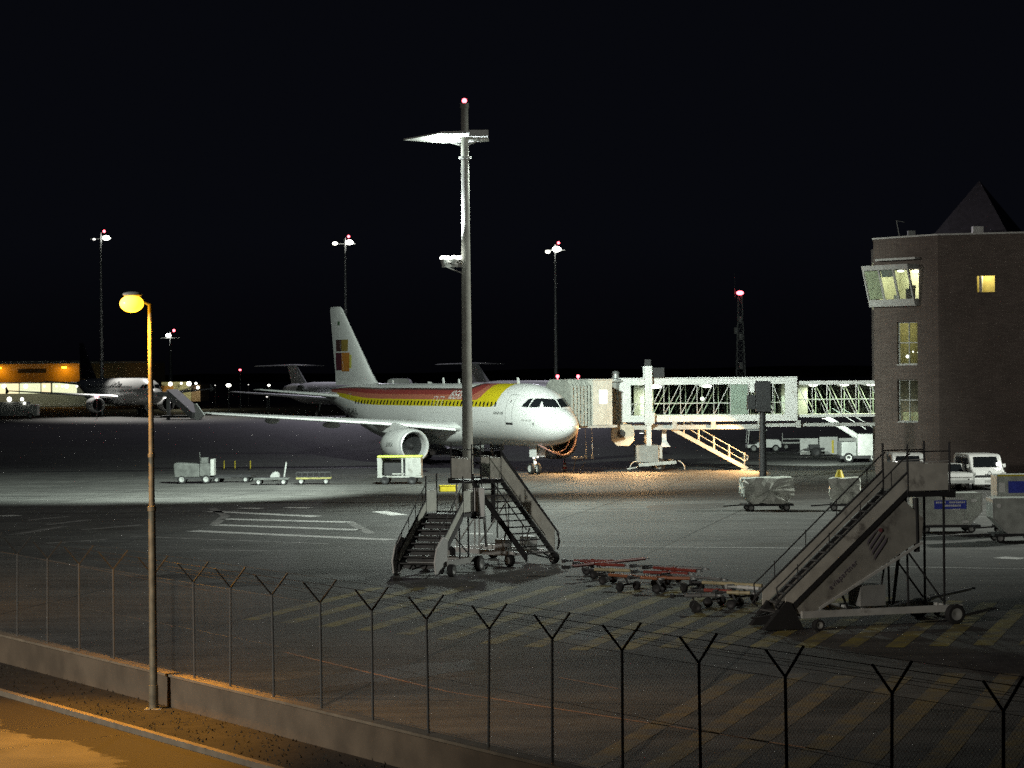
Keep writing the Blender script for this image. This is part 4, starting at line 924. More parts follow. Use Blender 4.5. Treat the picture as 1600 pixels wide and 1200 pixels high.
# ------------------------------------------------------------------ passenger stairs (local x runs up the flight, y to its left)
def pax_stairs(name,label,loc,rz,H,run,width,plat,kind,group=None):
    t=thing(name,label,'passenger stairs',loc,rz,group); hw=width/2
    z0=.35; sl=(H-z0)/run; sz=lambda x: z0+sl*x
    pm_='stair' if kind!='big' else 'stairbig'; lo_=-.08 if kind=='big' else -.20; hub='lgrey' if kind=='open' else 'grey'
    for s in (1,-1):
        b=MB(); y=s*hw; b.add([(x,y+dy,sz(x)+dz) for dy in (-.03,.03) for x,dz in ((0,lo_),(run,lo_),(run,.06),(0,.06))],[(0,1,2,3),(7,6,5,4),(0,4,5,1),(1,5,6,2),(2,6,7,3),(3,7,4,0)]); b.build('stringer','dark',t)
    b=MB(); n=int(round((H-z0)/.21))
    for i in range(n):
        x=(i+.5)*run/n; b.box(x-.13,-hw+.035,sz(x)-.02,x+.13,hw-.035,sz(x)+.015)
        if kind!='open': b.box(x+.115,-hw+.035,sz(x)-.19,x+.13,hw-.035,sz(x)-.022)
    b.build('steps','tread',t)
    ph={'big':.50,'open':.85,'small':.42}[kind]
    for s in (1,-1):
        if kind=='open' and s==1: 
            b=MB(); b.path([(0,s*hw,sz(0)+.95),(run,s*hw,sz(run)+.95)],.022)
            for i in range(4): x=run*(i+.3)/4; b.tube((x,s*hw,sz(x)),(x,s*hw,sz(x)+.95),.018,.018,6)
            b.build('handrail','dark',t); continue
        y=s*(hw+.02); b=MB(); b.add([(x,y+dy,sz(x)+dz) for dy in (-.015,.015) for x,dz in ((.1,.10),(run,.10),(run,ph),(.1,ph))],[(0,1,2,3),(7,6,5,4),(0,4,5,1),(1,5,6,2),(2,6,7,3),(3,7,4,0)])
        b.build('side_panel',pm_,t)
        b=MB(); b.path([(-.05,y,sz(0)+.2),(-.2,y,sz(0)+ph*.6),(0.0,y,sz(0)+ph+.04),(run,y,sz(run)+ph+.04)],.03)
        if kind!='small' or True:
            hh=1.0; b.path([(-.1,y,sz(0)+.3),(-.15,y,sz(0)+.8),(.1,y,sz(0)+hh),(run,y,sz(run)+hh),(run+.1,y,H+1.05)],.02)
            for i in range(4): x=run*(i+.5)/4; b.tube((x,y,sz(x)+ph),(x,y,sz(x)+hh),.014,.014,6)
        b.build('handrail','dark',t)
    b=MB(); b.box(run,-hw-.05,H-.12,run+plat,hw+.05,H); b.m=1; b.box(run+plat,-hw-.05,H-.16,run+plat+.12,hw+.05,H+.04); b.build('platform',['dark','black'],t)
    # guards at the platform
    for s in (1,-1):
        b=MB(); y=s*(hw+.02)
        b.m=0; b.box(run+.05,y-.015,H+.05,run+plat-.1,y+.015,H+.78); b.m=1
        b.path([(run+.02,y,H),(run+.02,y,H+1.3),],.028); b.path([(run+plat-.05,y,H-.1),(run+plat-.05,y,H+1.35)],.03); b.path([(run+.02,y,H+1.1),(run+plat-.05,y,H+1.1)],.02)
        b.m=2; b.path([(run+.3,y,H+.80),(run+plat,y,H+.84)],.014)
        b.build('platform_guard',[pm_,'dark','lgrey'],t)
    if kind=='big':
        b=MB()
        for s in (1,-1):
            y=s*(hw-.02); b.add([(x,y+dy,z) for dy in (-.02,.02) for x,z in ((.15,.42),(run-.1,sz(run-.1)-.09),(run+.5,H-.7),(run+.45,H-1.25),(.9,.42),(.3,.42))],[tuple(range(6)),tuple(range(6,12))[::-1]]+[(i,(i+1)%6,6+(i+1)%6,6+i) for i in range(6)])
        b.build('side_skirt',M['stairskirt'],t)
        for s in (-1,):
            y=s*(hw+.005); ang=math.atan(sl); R4=Matrix.Translation((1.45,y-.004,1.02))@Matrix.Rotation(-ang,4,'Y')@Matrix.Rotation(R_(90),4,'X')
            text('aviapartner',.22,R4,'stairdark',t,'side_lettering',bold=.0)
            b=MB(); b.T=Matrix.Translation((2.75,y-.02,2.2))@Matrix.Rotation(-ang*1.15,4,'Y')
            for k in range(4): b.add([(x,0,z) for x,z in [( -.35+.05*k,-.28+.14*k),(.28+.03*k,-.22+.14*k),(.40,-.14+.12*k),(-.2+.05*k,-.20+.14*k)]],[(0,1,2,3)])
            b.m=1; b.tube((.40,.0,.12),(.40,-.004,.12),.06,.06,12); b.build('side_emblem',['stairdark',mat('emblem_red',(.22,.07,.08))],t)
    if kind=='small':
        for s in (1,-1):
            y=s*(hw+.10); b=MB(); b.prism([(-.25,.12),(-.35,.55),(-.15,1.0),(.35,1.35),(.75,1.25),(.7,.5),(.35,.10)],y-.03,y+.03); b.build('bottom_fairing','white',t,bevel=.02)
        b=MB(); b.box(run+plat+.13,-hw-.35,H-.15,run+plat+.18,-hw+.15,H+.85); b.m=1; b.box(run+plat+.05,-hw-.35,H-.22,run+plat+.25,-hw+.15,H-.16)
        b.build('side_board',['white','dark'],t,bevel=.01)
    # chassis
    L=run+plat
    b=MB(); wy=hw+.18
    cz=.42
    for s in (1,-1): b.beam((.5,s*wy,cz),(L+.2,s*wy,cz),.10,.18)
    for x in (.6,L*.5,L): b.beam((x,-wy,cz),(x,wy,cz),.09,.12)
    if kind=='big': b.m=1; b.box(L*.46,-wy+.2,.55,L*.46+.75,-wy+.9,1.1)
    if kind=='open': b.m=2; b.box(1.3,-wy+.02,.5,1.9,-wy+.35,.95); b.box(1.1,wy-.35,.5,1.7,wy-.05,.9)
    b.build('chassis',['white' if kind=='open' else 'lgrey','grey','white'],t)
    b=MB()
    for s in (1,-1):
        b.beam((L-.15,s*(hw-.14),cz),(L-.15,s*(hw-.14),H-.1),.05,.05)
        b.beam((run+.1,s*(hw-.14),cz),(run+.05,s*(hw-.14),H-.12),.045,.045)
        b.beam((L-.2,s*(hw-.14),.6),(run-.6,s*(hw-.14),sz(run-.6)-.2),.04)
        if kind!='small': b.beam((run*.55,s*(hw-.14),cz),(run*.42,s*(hw-.14),sz(run*.42)-.2),.05); b.beam((run*.78,s*(hw-.14),cz),(run*.9,s*(hw-.14),sz(run*.9)-.2),.04)
    b.build('support_legs','dark' if kind!='open' else 'lgrey',t)
    if kind!='small':
        b=MB(); b.tube((L*.72,0,.5),(run+.3,0,H-.3),.05,.05,8); b.tube((L*.8,-hw*.9,H-1.6),(L*.795,-hw*.9,H-.15),.085,.085,10); b.build('hydraulic_ram','dark',t)
    b=MB(); b.path([(.2,-.25,.42),(-.55,-.05,.3)],.03); b.path([(.2,.25,.42),(-.55,.05,.3)],.03); b.build('tow_hitch','dark',t)
    if kind=='big':
        b=MB(); b.prism([(-.55,.04),(.62,.04),(.25,.75),(.12,.78)],-hw-.06,-hw+.12); b.build('rubber_skirt','black',t); b=MB(); b.prism([(-.3,.04),(.5,.04),(.2,.7)],hw-.12,hw+.06); b.build('rubber_skirt','black',t)
        b=MB(); b.beam((1.1,-hw-.02,.55),(run+.45,-hw-.02,H-1.35),.05,.07); b.beam((1.1,hw+.02,.55),(run+.45,hw+.02,H-1.35),.05,.07); b.build('lower_rail','lgrey',t)
    for x,r in ((.9 if kind=='big' else .55,.15 if kind=='big' else .21),(L-.1 if kind=='big' else L-.35,.27)):
        for s in (1,-1):
            b=MB(); b.wheel((x,s*(wy+.16),r),r,.2); b.build('wheel',['black',hub],t,True)
    return t
M['stairbig']=mat('stair_panel_dusty',(.56,.55,.49),.6,.05,vary=.15,dirt=((.2,.19,.17),1.4,.56))
M['stairskirt']=mat('stair_skirt',(.33,.325,.29),.55,.1,vary=.15,dirt=((.13,.12,.11),1.2,.56))
q=at(1222,986); h20=R_(20); yv=Vector((-math.sin(h20),math.cos(h20),0))
pax_stairs('passenger_stairs','large dusty mobile passenger stairs at the right with purple lettering on its skirt',(q.x+yv.x*.7,q.y+yv.y*.7,0),h20,3.55,3.75,1.35,1.35,'big','mobile passenger stairs')
q=at(846,884); pax_stairs('passenger_stairs','open-tread mobile stairs with white chassis, just behind the small stairs by the mast',(q.x,q.y,0),R_(127),2.95,3.2,1.3,1.35,'open','mobile passenger stairs')
q=at(652,902); pax_stairs('passenger_stairs','small mobile stairs with white rounded bottom fairings, left of the open-tread stairs',(q.x,q.y,0),R_(68),2.0,2.3,1.35,1.0,'small','mobile passenger stairs')

# ------------------------------------------------------------------ tow bars
def tow_bar(x0,y0,x1,y1,m,label,wh=True,z=.45,r=.055):
    p=at(x0,y0,z); q=at(x1,y1,z); d=q-p; L=d.length; rz=math.atan2(d.y,d.x)
    t=thing('tow_bar',label,'tow bar',(p.x,p.y,0),rz,'aircraft tow bars laid out on the apron')
    b=MB(); b.tube((.35,0,z),(L-.35,0,z),r,r,10); b.tube((L*.45,0,z),(L*.52,0,z),r*1.35,r*1.35,10); b.build('bar',m,t,True)
    b=MB(); b.beam((0,-.16,z),(0,.16,z),.09,.12); b.beam((0,-.12,z),(.4,0,z),.05); b.beam((0,.12,z),(.4,0,z),.05); b.build('head','dark' if m!='white' else 'lgrey',t)
    b=MB(); b.lathe([(-.025,.06),(-.025,.11),(.025,.11),(.025,.06)],(L-.2,0,z),'z',12); b.build('towing_eye','steel',t,True)
    if wh:
        b=MB(); b.beam((L*.42,-.38,.2),(L*.42,.38,.2),.06); b.beam((L*.42,0,.2),(L*.36,0,z),.05); b.build('axle','dark',t)
        for s in (1,-1):
            b=MB(); b.wheel((L*.42,s*.36,.14),.14,.12); b.build('wheel',['black','dark'],t,True)
    return t
for a in ((900,880,990,884,'red','dull red tow bar second from the back at the left end of the row'),(1010,886,1100,893,'red','dull red tow bar behind the bright fitting in the middle of the row'),(940,897,1040,905,'orange','brownish tow bar low in the left half of the row'),(1040,898,1140,906,'steel','grey tow bar between the orange-red and the long pale yellow one'),(1085,921,1160,925,'red','short dull red tow bar near the foot of the large stairs'),
          (881,876,974,877,'red','thick red tow bar at the far left end of the row, nearest the stairs'),(884,886,1016,872,'red','red tow bar lying crosswise behind the left end of the row'),
          (914,889,1000,892,'palebar','dull yellow tow bar low at the left end of the row'),(989,884,1112,889,'steel','thin grey tow bar in the middle of the row with a bright fitting'),
          (991,893,1090,897,'red','red tow bar in the middle of the row of tow bars'),(984,902,1095,904,'orange','orange-red tow bar in front of the red one in the middle'),
          (1083,909,1206,916,'palebar','long pale yellow tow bar ending beside the large dusty stairs'),(1140,916,1200,921,'white','short white tow bar tucked against the large dusty stairs'),
          (1118,925,1190,927,'palebar','nearest yellow tow bar low beside the foot of the large stairs'),(1050,931,1136,930,'steel','thin steel tow bar nearest the camera in the row')):
    tow_bar(*a)
tow_bar(1384,949,1522,918,'white','white tow bar sticking out behind the right end of the large stairs',True,.45,.06)
tow_bar(1296,950,1352,948,'white','short white bar lying behind the chassis of the large stairs',False,.40,.07)

# ------------------------------------------------------------------ containers on dollies
def dolly(t,L,W,z):
    b=MB(); b.box(-L/2,-W/2,z-.10,L/2,W/2,z); b.beam((-L/2-.9,0,z-.12),(-L/2,0,z-.06),.06); b.build('dolly_deck','dark',t)
    for x in (-L*.36,L*.36):
        for s in (1,-1):
            b=MB(); b.wheel((x,s*(W/2-.12),.17),.17,.12); b.build('wheel',['black','grey'],t,True)
def container(label,px,py,w,h,m,rz=0,z0=.38,cut=(.35,.35),D=1.5,foil=False,cat='cargo container'):
    p=at(px,py); t=thing('cargo_container',label,cat,(p.x,p.y+D/2,0),rz,'cargo containers on dollies')
    dolly(t,w*.96,D,z0-.03)
    c0,c1=cut; pr=[(-w/2+c0,z0),(w/2-c1,z0),(w/2,z0+c1*1.05),(w/2,z0+h),(-w/2,z0+h),(-w/2,z0+c0*1.05)]
    if foil:
        n=26; b=MB(); vs=[]; rnd=random.Random(int(px))
        prf=[]
        for i in range(40):
            u=i/40*6.0; k=int(u); f=u-k; a=pr[k%6]; c=pr[(k+1)%6]; prf.append((a[0]*(1-f)+c[0]*f, a[1]*(1-f)+c[1]*f))
        for j in range(9):
            y=-D/2+D*j/8
            for (x,z) in prf: vs.append((x*.97+rnd.uniform(-.045,.045), y+rnd.uniform(-.04,.04), z+rnd.uniform(-.035,.035)))
        f=[(j*40+i,j*40+(i+1)%40,(j+1)*40+(i+1)%40,(j+1)*40+i) for j in range(8) for i in range(40)]
        # crumpled ends
        for e,y in ((0,-D/2),(8,D/2)):
            base=e*40; mid=len(vs); ring=[]
            for (x,z) in prf: ring.append(len(vs)); vs.append((x*.6+rnd.uniform(-.05,.05),y+rnd.uniform(-.07,.05)*(1 if e==0 else -1),(z-z0-h/2)*.6+z0+h/2+rnd.uniform(-.05,.05)))
            c=len(vs); vs.append((0,y-.05 if e==0 else y+.05,z0+h/2))
            f+=[(base+i,base+(i+1)%40,ring[(i+1)%40],ring[i]) for i in range(40)]+[(ring[i],ring[(i+1)%40],c) for i in range(40)]
        b.add(vs,f); b.build('wrapped_load','foil',t)
    else:
        b=MB(); b.prism(pr,-D/2,D/2); b.build('container_body',m,t,bevel=.02)
        b=MB(); e=.035
        for (a,c) in zip(pr,pr[1:]+pr[:1]): b.beam((a[0],-D/2-.012,a[1]),(c[0],-D/2-.012,c[1]),e,e)
        b.beam((w*.22,-D/2-.01,z0),(w*.22,-D/2-.01,z0+h),.03,.03); b.build('edge_frame','lgrey',t)
    return t
container('cargo load wrapped in crumpled plastic on a dolly in front of the boarding bridge stair',1200,799,2.5,1.22,'foil',R_(4),.38,(.4,.35),1.4,True)
t=container('smaller plastic-wrapped load with a yellow cap, behind the rails of the large stairs',1323,799,1.5,1.2,'foil',R_(-8),.38,(.3,.5),1.4,True)
b=MB(); b.tube((-.25,0,1.58),(-.25,0,1.95),.24,.10,12); b.build('yellow_cap','yellow',t,True)
t=container('grey container with a blue lettered band, behind the platform of the large stairs',1482,833,2.75,1.28,'alu',R_(2),.36,(.35,.5),1.45)
b=MB(); b.box(-.62,-.755,1.0,.72,-.745,1.36); b.build('blue_band','blue',t)
b=MB(); rnd=random.Random(5)
for z,x0,x1,hh in ((1.40,-.45,.55,.07),(1.24,-.55,-.2,.07),(1.24,.0,.68,.07),(1.10,-.2,.42,.08),(.95,.15,.4,.06)):
    x=x0
    while x<x1:
        w_=rnd.uniform(.05,.08); b.box(x,-.765,z,x+w_,-.757,z+hh); x+=w_+rnd.uniform(.015,.03)
b.build('white_lettering','white',t)
b=MB(); b.box(.92,-.762,1.28,1.15,-.75,1.40); b.box(.55,-.762,.42,.82,-.75,.52); b.build('label_plate','white',t)
t=container('grey container at the right edge with a round white tag, nearest of the containers',1590,848,1.9,1.35,'alu',R_(0),.38,(.55,.1),1.5)
b=MB(); b.tube((-.72,-.76,1.45),(-.72,-.775,1.45),.09,.09,14); b.build('white_tag','white',t)
t=container('taller container with a blue panel and yellow top rail, behind the nearest container',1592,836,1.75,2.05,'alu',0,.40,(.1,.1),1.4)
b=MB(); b.box(-.42,-.715,1.72,.86,-.705,2.2); b.build('blue_panel','blue',t)
b=MB(); b.box(-.86,-.74,2.40,.88,-.70,2.47); b.build('top_rail','yellow',t)
b=MB(); b.box(-.80,-.715,1.75,-.55,-.705,2.15); b.build('label_plate','white',t)
# ------------------------------------------------------------------ vans and other vehicles by the tower
def van(label,px,py,rz,lamp_side=1,group=None):
    p=at(px,py); t=thing('van',label,'van',(p.x,p.y,0),rz,group)   # local -y is the front
    hw=.92
    b=MB(); pr=[(-.05,.35),(.0,.85),(.25,1.05),(.62,1.22),(1.15,1.88),(1.5,1.95),(4.6,1.93),(4.85,1.6),(4.9,.4)]
    b.prismx(pr,-hw,hw); b.build('body','white',t,bevel=.09)
    b=MB(); b.add([(-.74,.655,1.235),(.74,.655,1.235),(.64,1.10,1.80),(-.64,1.10,1.80)],[(0,1,2,3)])
    for v in range(4): b.v[v]=(b.v[v][0],b.v[v][1]-.03,b.v[v][2]+.02)
    b.build('windscreen','dglass',t)
    for s in (1,-1):
        b=MB(); b.add([(s*(hw+.006),1.0,1.25),(s*(hw+.006),4.3,1.25),(s*(hw+.006),4.2,1.75),(s*(hw+.006),1.3,1.75)],[(0,1,2,3)]); b.build('side_window','dglass',t)
        b=MB(); b.box(s*.82-.12,-.04,.86,s*.82+.02*s+.08,.05,1.0); b.build('headlight','lgrey',t,bevel=.02)
        b=MB(); b.box(s*(hw+.02),.75,1.22,s*(hw+.18),.85,1.42); b.build('mirror','lgrey' if s!=lamp_side else 'white',t,bevel=.02)
    b=MB(); b.box(-.78,-.07,.72,.78,.03,.84); b.m=0; b.build('grille','dark',t,bevel=.02)
    b=MB(); b.lathe([(-.005,.075),(-.03,.10),(.02,.11)],(0,-.06,.95),'y',18); b.m=1; b.beam((-.05,-.08,1.0),(0,-.08,.9),.015); b.beam((.05,-.08,1.0),(0,-.08,.9),.015); b.build('round_badge',['steel','steel'],t,True)
    b=MB(); b.box(-.9,-.12,.30,.9,.1,.70); b.build('bumper','white',t,bevel=.05)
    b=MB(); b.box(-.26,-.135,.46,.26,-.12,.57); b.build('number_plate','lgrey',t)
    b=MB(); q=(lamp_side*.66,.70,1.42); b.ball(q,.10,10); b.build('lit_lamp','lens',t,True)
    for y in (.85,3.9):
        for s in (1,-1):
            b=MB(); b.wheel((s*(hw-.1),y,.33),.33,.2,'x'); b.build('wheel',['black','lgrey'],t,True)
    return t
van('white van facing the camera by the brick tower, right of the large stairs',1546,766,R_(3),1,'white vans parked at the tower')
van('white van by the tower, half hidden behind the large stairs',1421,764,R_(-4),-1,'white vans parked at the tower')
p=at(1497,768); t=thing('pickup_truck','low pale pickup between the two white vans, seen from its open load bed','pickup truck',(p.x,p.y,0),R_(2))
b=MB(); b.prismx([(0,.4),(0,1.0),(2.0,1.0),(2.05,1.0),(2.3,1.45),(3.2,1.45),(3.8,1.0),(4.7,.9),(4.8,.4)],-.85,.85); b.build('body','lgrey',t,bevel=.05)
b=MB(); b.box(-.83,-.03,.80,.83,.01,.98); b.m=1; b.box(-.85,-.06,.45,.85,0,.62); b.build('tailgate',['white','grey'],t)
b=MB(); b.box(.62,-.05,.40,.74,-.031,.75); b.build('rear_lamp','white',t)
b=MB(); b.add([(-.7,2.02,1.02),(.7,2.02,1.02),(.62,2.28,1.42),(-.62,2.28,1.42)],[(0,1,2,3)]); b.build('rear_window','dglass',t)
for y in (.9,3.9):
    for s in (1,-1):
        b=MB(); b.wheel((s*.78,y,.32),.32,.2,'x'); b.build('wheel',['black','lgrey'],t,True)
def tractor(label,p,rz,k=1,m='white',name='baggage_tractor',cat='baggage tractor'):
    t=thing(name,label,cat,p,rz); t.scale=(k,k,k)
    b=MB(); b.prism([(-1.35,.35),(-1.35,.62),(-.75,.62),(-.45,.80),(-.1,.80),(-.1,1.05),(1.2,1.0),(1.42,.8),(1.42,.35)],-.6,.6); b.build('body',m,t,bevel=.05)
    b=MB()
    for (x,x2) in ((-1.2,-1.3),(.1,0.0)):
        for s in (1,-1): b.beam((x2,s*.55,.7),(x,s*.55,1.75),.06)
    b.box(-1.35,-.62,1.75,.25,.62,1.83); b.build('canopy',m,t,bevel=.02)
    b=MB(); b.box(-.85,-.3,.65,-.4,.3,.95); b.box(-.98,-.3,.85,-.86,.3,1.35); b.build('seat','black',t,bevel=.04)
    b=MB(); b.beam((-.15,0,.9),(-.35,0,1.2),.04); b.T=Matrix.Translation((-.36,0,1.2))@Matrix.Rotation(R_(-30),4,'Y'); b.lathe([(-.015,.17),(0,.2),(.015,.17)],(0,0,0),'z',14); b.build('steering_wheel','black',t)
    for x in (-.85,.95):
        for s in (1,-1):
            b=MB(); b.wheel((x,s*.55,.3),.3,.2); b.build('wheel',['black','grey'],t,True)
    return t
p=at(1192,706); tractor('small white baggage tractor parked far behind the dark display post',(p.x,p.y,0),R_(3))
p=at(696,717.5); t=thing('pushback_tractor','low white pushback tractor under the airliner wing, left of the tall mast','pushback tractor',(p.x,p.y,0),R_(-4))
b=MB(); b.prism([(-2.1,.55),(-2.0,1.0),(-.2,1.25),(.25,.85),(1.6,.72),(1.62,.40),(-1.9,.35)],-1.1,1.1); b.build('body','white',t,bevel=.06)
b=MB(); b.box(-1.7,-1.115,.65,-.6,-1.10,.95); b.build('engine_grille','grey',t)
b=MB(); b.prism([(-1.9,1.02),(-1.7,1.5),(-.9,1.5),(-.75,1.16)],-.9,.0); b.build('cab','dglass',t,bevel=.03)
for x in (-1.5,.85):
    for s in (1,-1):
        b=MB(); b.wheel((x,s*1.0,.42),.42,.32); b.build('wheel',['black','white'],t,True)
p=at(745,720); t=thing('equipment_cabinet','pale equipment trolley standing just right of the mast under the fuselage','equipment trolley',(p.x,p.y,0))
b=MB(); b.box(-.55,-.4,.3,.55,.4,1.5); b.build('cabinet','lgrey',t,bevel=.04)
b=MB(); b.box(-.4,-.412,.9,.4,-.402,1.35); b.box(-.4,-.412,.4,.4,-.402,.75); b.build('door_panel','white',t)
for x in (-.4,.4):
    b=MB(); b.wheel((x,-.3,.15),.15,.1); b.build('wheel',['black','grey'],t,True)

# covered ground-power cart with lime roof
p=at(625,757); t=thing('covered_cart','white open-sided service cart with a lime roof in front of the airliner engine','service cart',(p.x,p.y+.7,0),R_(-3))
b=MB(); b.box(-1.36,-.72,1.62,1.36,.72,1.74); b.build('roof','lime',t,bevel=.05)
b=MB(); b.box(-1.34,-.7,.42,1.34,.7,.52); b.build('floor','cartpaint',t)
b=MB(); b.prism([(-1.33,.52),(-1.08,.52),(-1.04,1.4),(-1.12,1.62),(-1.36,1.62)],-.69,-.60); b.prism([(-1.33,.52),(-1.08,.52),(-1.04,1.4),(-1.12,1.62),(-1.36,1.62)],.60,.69); b.build('corner_post','cartpaint',t)
b=MB(); b.box(.35,-.69,.52,1.3,.6,1.62); b.build('cabinet','cartpaint',t,bevel=.03)
b=MB(); b.box(.58,-.72,.45,1.02,-.695,1.3); b.build('cabinet_door','cartpaint',t,bevel=.02)
b=MB(); b.box(.12,-.66,.52,.22,-.56,1.60); b.box(1.22,-.72,.7,1.32,-.66,1.3); b.m=1; b.box(-.45,-.66,.60,.30,-.60,.68); b.build('middle_post',['cartpaint','cartpaint'],t)
b=MB(); b.box(-1.0,-.3,.53,.3,.58,1.45); b.build('engine_block','dark',t,bevel=.05)
for x in (-.9,.75):
    for s in (1,-1):
        b=MB(); b.wheel((x,s*.6,.26),.26,.22); b.build('wheel',['black','dark'],t,True)
# ground power trailer at the left and its train
p=at(303,756); t=thing('ground_power_trailer','grey boxy ground power trailer with a white front panel on the lit apron at left','power trailer',(p.x,p.y+.8,0),R_(2))
b=MB(); b.prism([(-1.25,.4),(-1.3,1.2),(-1.2,1.3),(.3,1.22),(.3,.4)],-.75,.75); b.build('body','darkgrey',t,bevel=.05)
b=MB(); b.box(.32,-.7,.45,.95,.7,1.25); b.m=1; b.box(.98,-.72,.5,1.2,.72,1.5); b.m=0; b.box(.4,-.5,1.25,.8,.4,1.6); b.tube((.35,-.4,1.2),(.3,-.4,1.95),.025,.02,6); b.build('control_section',['darkgrey','cartpaint'],t,bevel=.02)
b=MB(); b.box(-1.2,-.7,.28,1.2,.7,.40); b.beam((1.2,0,.35),(2.2,0,.32),.08); b.build('chassis','dark',t)
for x in (-.8,.7):
    for s in (1,-1):
        b=MB(); b.wheel((x,s*.65,.27),.27,.2); b.build('wheel',['black','grey'],t,True)
def flat_cart(label,px,py,L,m,rz=0,handle=True,rack=False,extra=None):
    p=at(px,py); t=thing('equipment_dolly',label,'equipment dolly',(p.x,p.y+.6,0),rz,'low equipment dollies on the lit apron')
    b=MB(); 
    for s in (1,-1): b.beam((-L/2,s*.6,.38),(L/2,s*.6,.38),.08,.10)
    for i in range(6): x=-L/2+L*i/5; b.beam((x,-.6,.385),(x,.6,.385),.06,.06)
    b.build('frame',m,t)
    b=MB(); b.box(-L/2+.06,-.54,.42,L/2-.06,.54,.46); b.build('deck','dark',t)
    for x in (-L*.36,L*.36):
        for s in (1,-1):
            b=MB(); b.wheel((x,s*.55,.19),.19,.14); b.build('wheel',['black','grey'],t,True)
    if handle:
        b=MB(); b.path([(L/2-.3,-.2,.42),(L/2-.15,-.2,1.35),(L/2-.15,.2,1.35),(L/2-.3,.2,.42)],.03); b.m=1; b.tube((L*.1,-.3,.46),(L*.1,.3,.52),.28,.28,12); b.build('handle',['grey','grey'],t)
    if rack:
        b=MB()
        for i in range(7):
            x=-L/2+L*i/6; b.beam((x,-.6,.42),(x,-.6,.72),.035)
        b.beam((-L/2,-.6,.72),(L/2,-.6,.72),.04); b.beam((-L/2,-.6,.74),(-L/2,.6,.74),.03); b.beam((-L/2,.6,.72),(L/2,.6,.72),.04); b.build('side_rack','dark',t)
    return t
flat_cart('long low flat trailer coupled behind the ground power trailer',363,754,2.6,'dark',R_(-9),False)
flat_cart('grey low dolly with an upright handle, middle of the left row',423,758,2.1,'darkgrey',0,True)
flat_cart('yellowish low rack dolly at the right end of the left row',489,757,2.1,'olive',R_(2),False,True)
for x,n_ in ((350,'left'),(367,'middle'),(391,'right')):
    p=at(x,733.5); t=thing('barrier_post',{'left':'thin pale yellow barrier post just right of the power trailer','middle':'thin pale yellow barrier post between two others behind the flat trailer','right':'thin pale yellow barrier post above the end of the flat trailer'}[n_],'barrier post',(p.x,p.y,0),0,'pale yellow barrier posts beyond the left row')
    b=MB(); b.tube((0,0,.06),(0,0,.62),.035,.035,8); b.build('post','yellow',t,True); b=MB(); b.tube((0,0,0),(0,0,.06),.18,.15,12); b.build('base','black',t,True)
# traffic cone, chocks trolley and air hose at the nose
p=at(882,733.5); t=thing('traffic_cone','red and white striped traffic cone right of the airliner nose wheel','traffic cone',(p.x,p.y,0))
b=MB(); b.m=1; b.box(-.2,-.2,0,.2,.2,.04)
for i,(z0,z1) in enumerate(((.04,.2),(.2,.34),(.34,.48),(.48,.62),(.62,.75))):
    b.m=i%2; r=lambda z:.16-.14*(z-.04)/.75
    b.lathe([(z0,r(z0)),(z1,r(z1))],(0,0,0),'z',16)
b.build('cone_body',[mat('cone_red',(.55,.08,.05)),'white'],t,True)
p=at(906,739.5); t=thing('wheel_chock_trolley','spindly trolley with a bent handle on the orange-lit apron by the nose','trolley',(p.x,p.y,0))
b=MB(); b.box(-.5,-.3,.06,.9,.3,.10); b.path([(-.45,0,.1),(-.3,0,.9),(.05,0,1.0),(.15,0,.85)],.025); b.path([(.0,0,.1),(.35,0,.75)],.025); b.build('frame','dark',t)
b=MB(); b.box(-.55,-.12,.95,-.15,.12,1.1); b.box(.0,-.1,.98,.25,.1,1.1); b.build('tool_tray','lgrey',t)
P0=Vector((4.45,169.0,3.1)); 
t=thing('air_hose','pinkish air hose looping from the bridge cab under the airliner nose','air hose',(P0.x,P0.y,0))
b=WB((P0.x,P0.y,0)); pts=[]
for i in range(25):
    u=i/24; a=math.pi*u; pts.append((4.3-2.6*u+ .55*math.sin(a*1.0),168.6-2.6*u, 3.0-1.0*u - 1.15*math.sin(a)))
b.path(pts,.055,8); pts=[(x-.35,y+.1,z+.18) for x,y,z in pts[3:-3]]; b.path(pts,.03,6); b.build('hose',mat('hose_pink',(.45,.26,.24),.6),t,True)
for px,z in ((914,3.1),(924,3.1)):
    q=atD(px,668,170.5); t=thing('hanging_cable','thin cable hanging from the bridge cab '+('nearer the airliner nose' if px==914 else 'further from the nose, with a pendant box'),'cable',(q.x,q.y,0))
    b=MB(); b.tube((0,0,3.1),(.05,0,1.15),.012,.012,6); b.build('wire','lgrey',t); b=MB(); b.box(-.05,-.05,.9,.12,.08,1.15); b.build('pendant','lgrey',t)

# ------------------------------------------------------------------ things under and behind the bridge
p=at(1355,722); t=thing('service_truck','pale box truck with an inclined stair on its back, left of the tower foot','truck',(p.x,p.y,0),R_(2))
b=MB(); b.box(-.85,-1,.5,1.2,1.4,2.05); b.build('box','lgrey',t,bevel=.04)
b=MB(); b.beam((-3.1,-.6,3.35),(-.6,-.6,1.75),.10,.28); b.beam((-3.1,.5,3.35),(-.6,.5,1.75),.10,.28)
for i in range(9): u=i/8; b.box(-3.1+2.5*u-.12,-.55,3.35-1.6*u,-3.1+2.5*u+.12,.45,3.38-1.6*u)
b.beam((-2.6,-.6,3.9),(-.2,-.6,2.4),.06); b.beam((-1.9,-.6,3.9),(.5,-.6,2.4),.05); b.build('stair_boom','lgrey',t)
b=MB(); b.box(-2.0,-.9,.45,-.9,1.2,1.5); b.build('cab','grey',t,bevel=.08)
b=MB(); b.box(-2.1,-.95,.3,1.2,1.3,.5); b.build('chassis','dark',t)
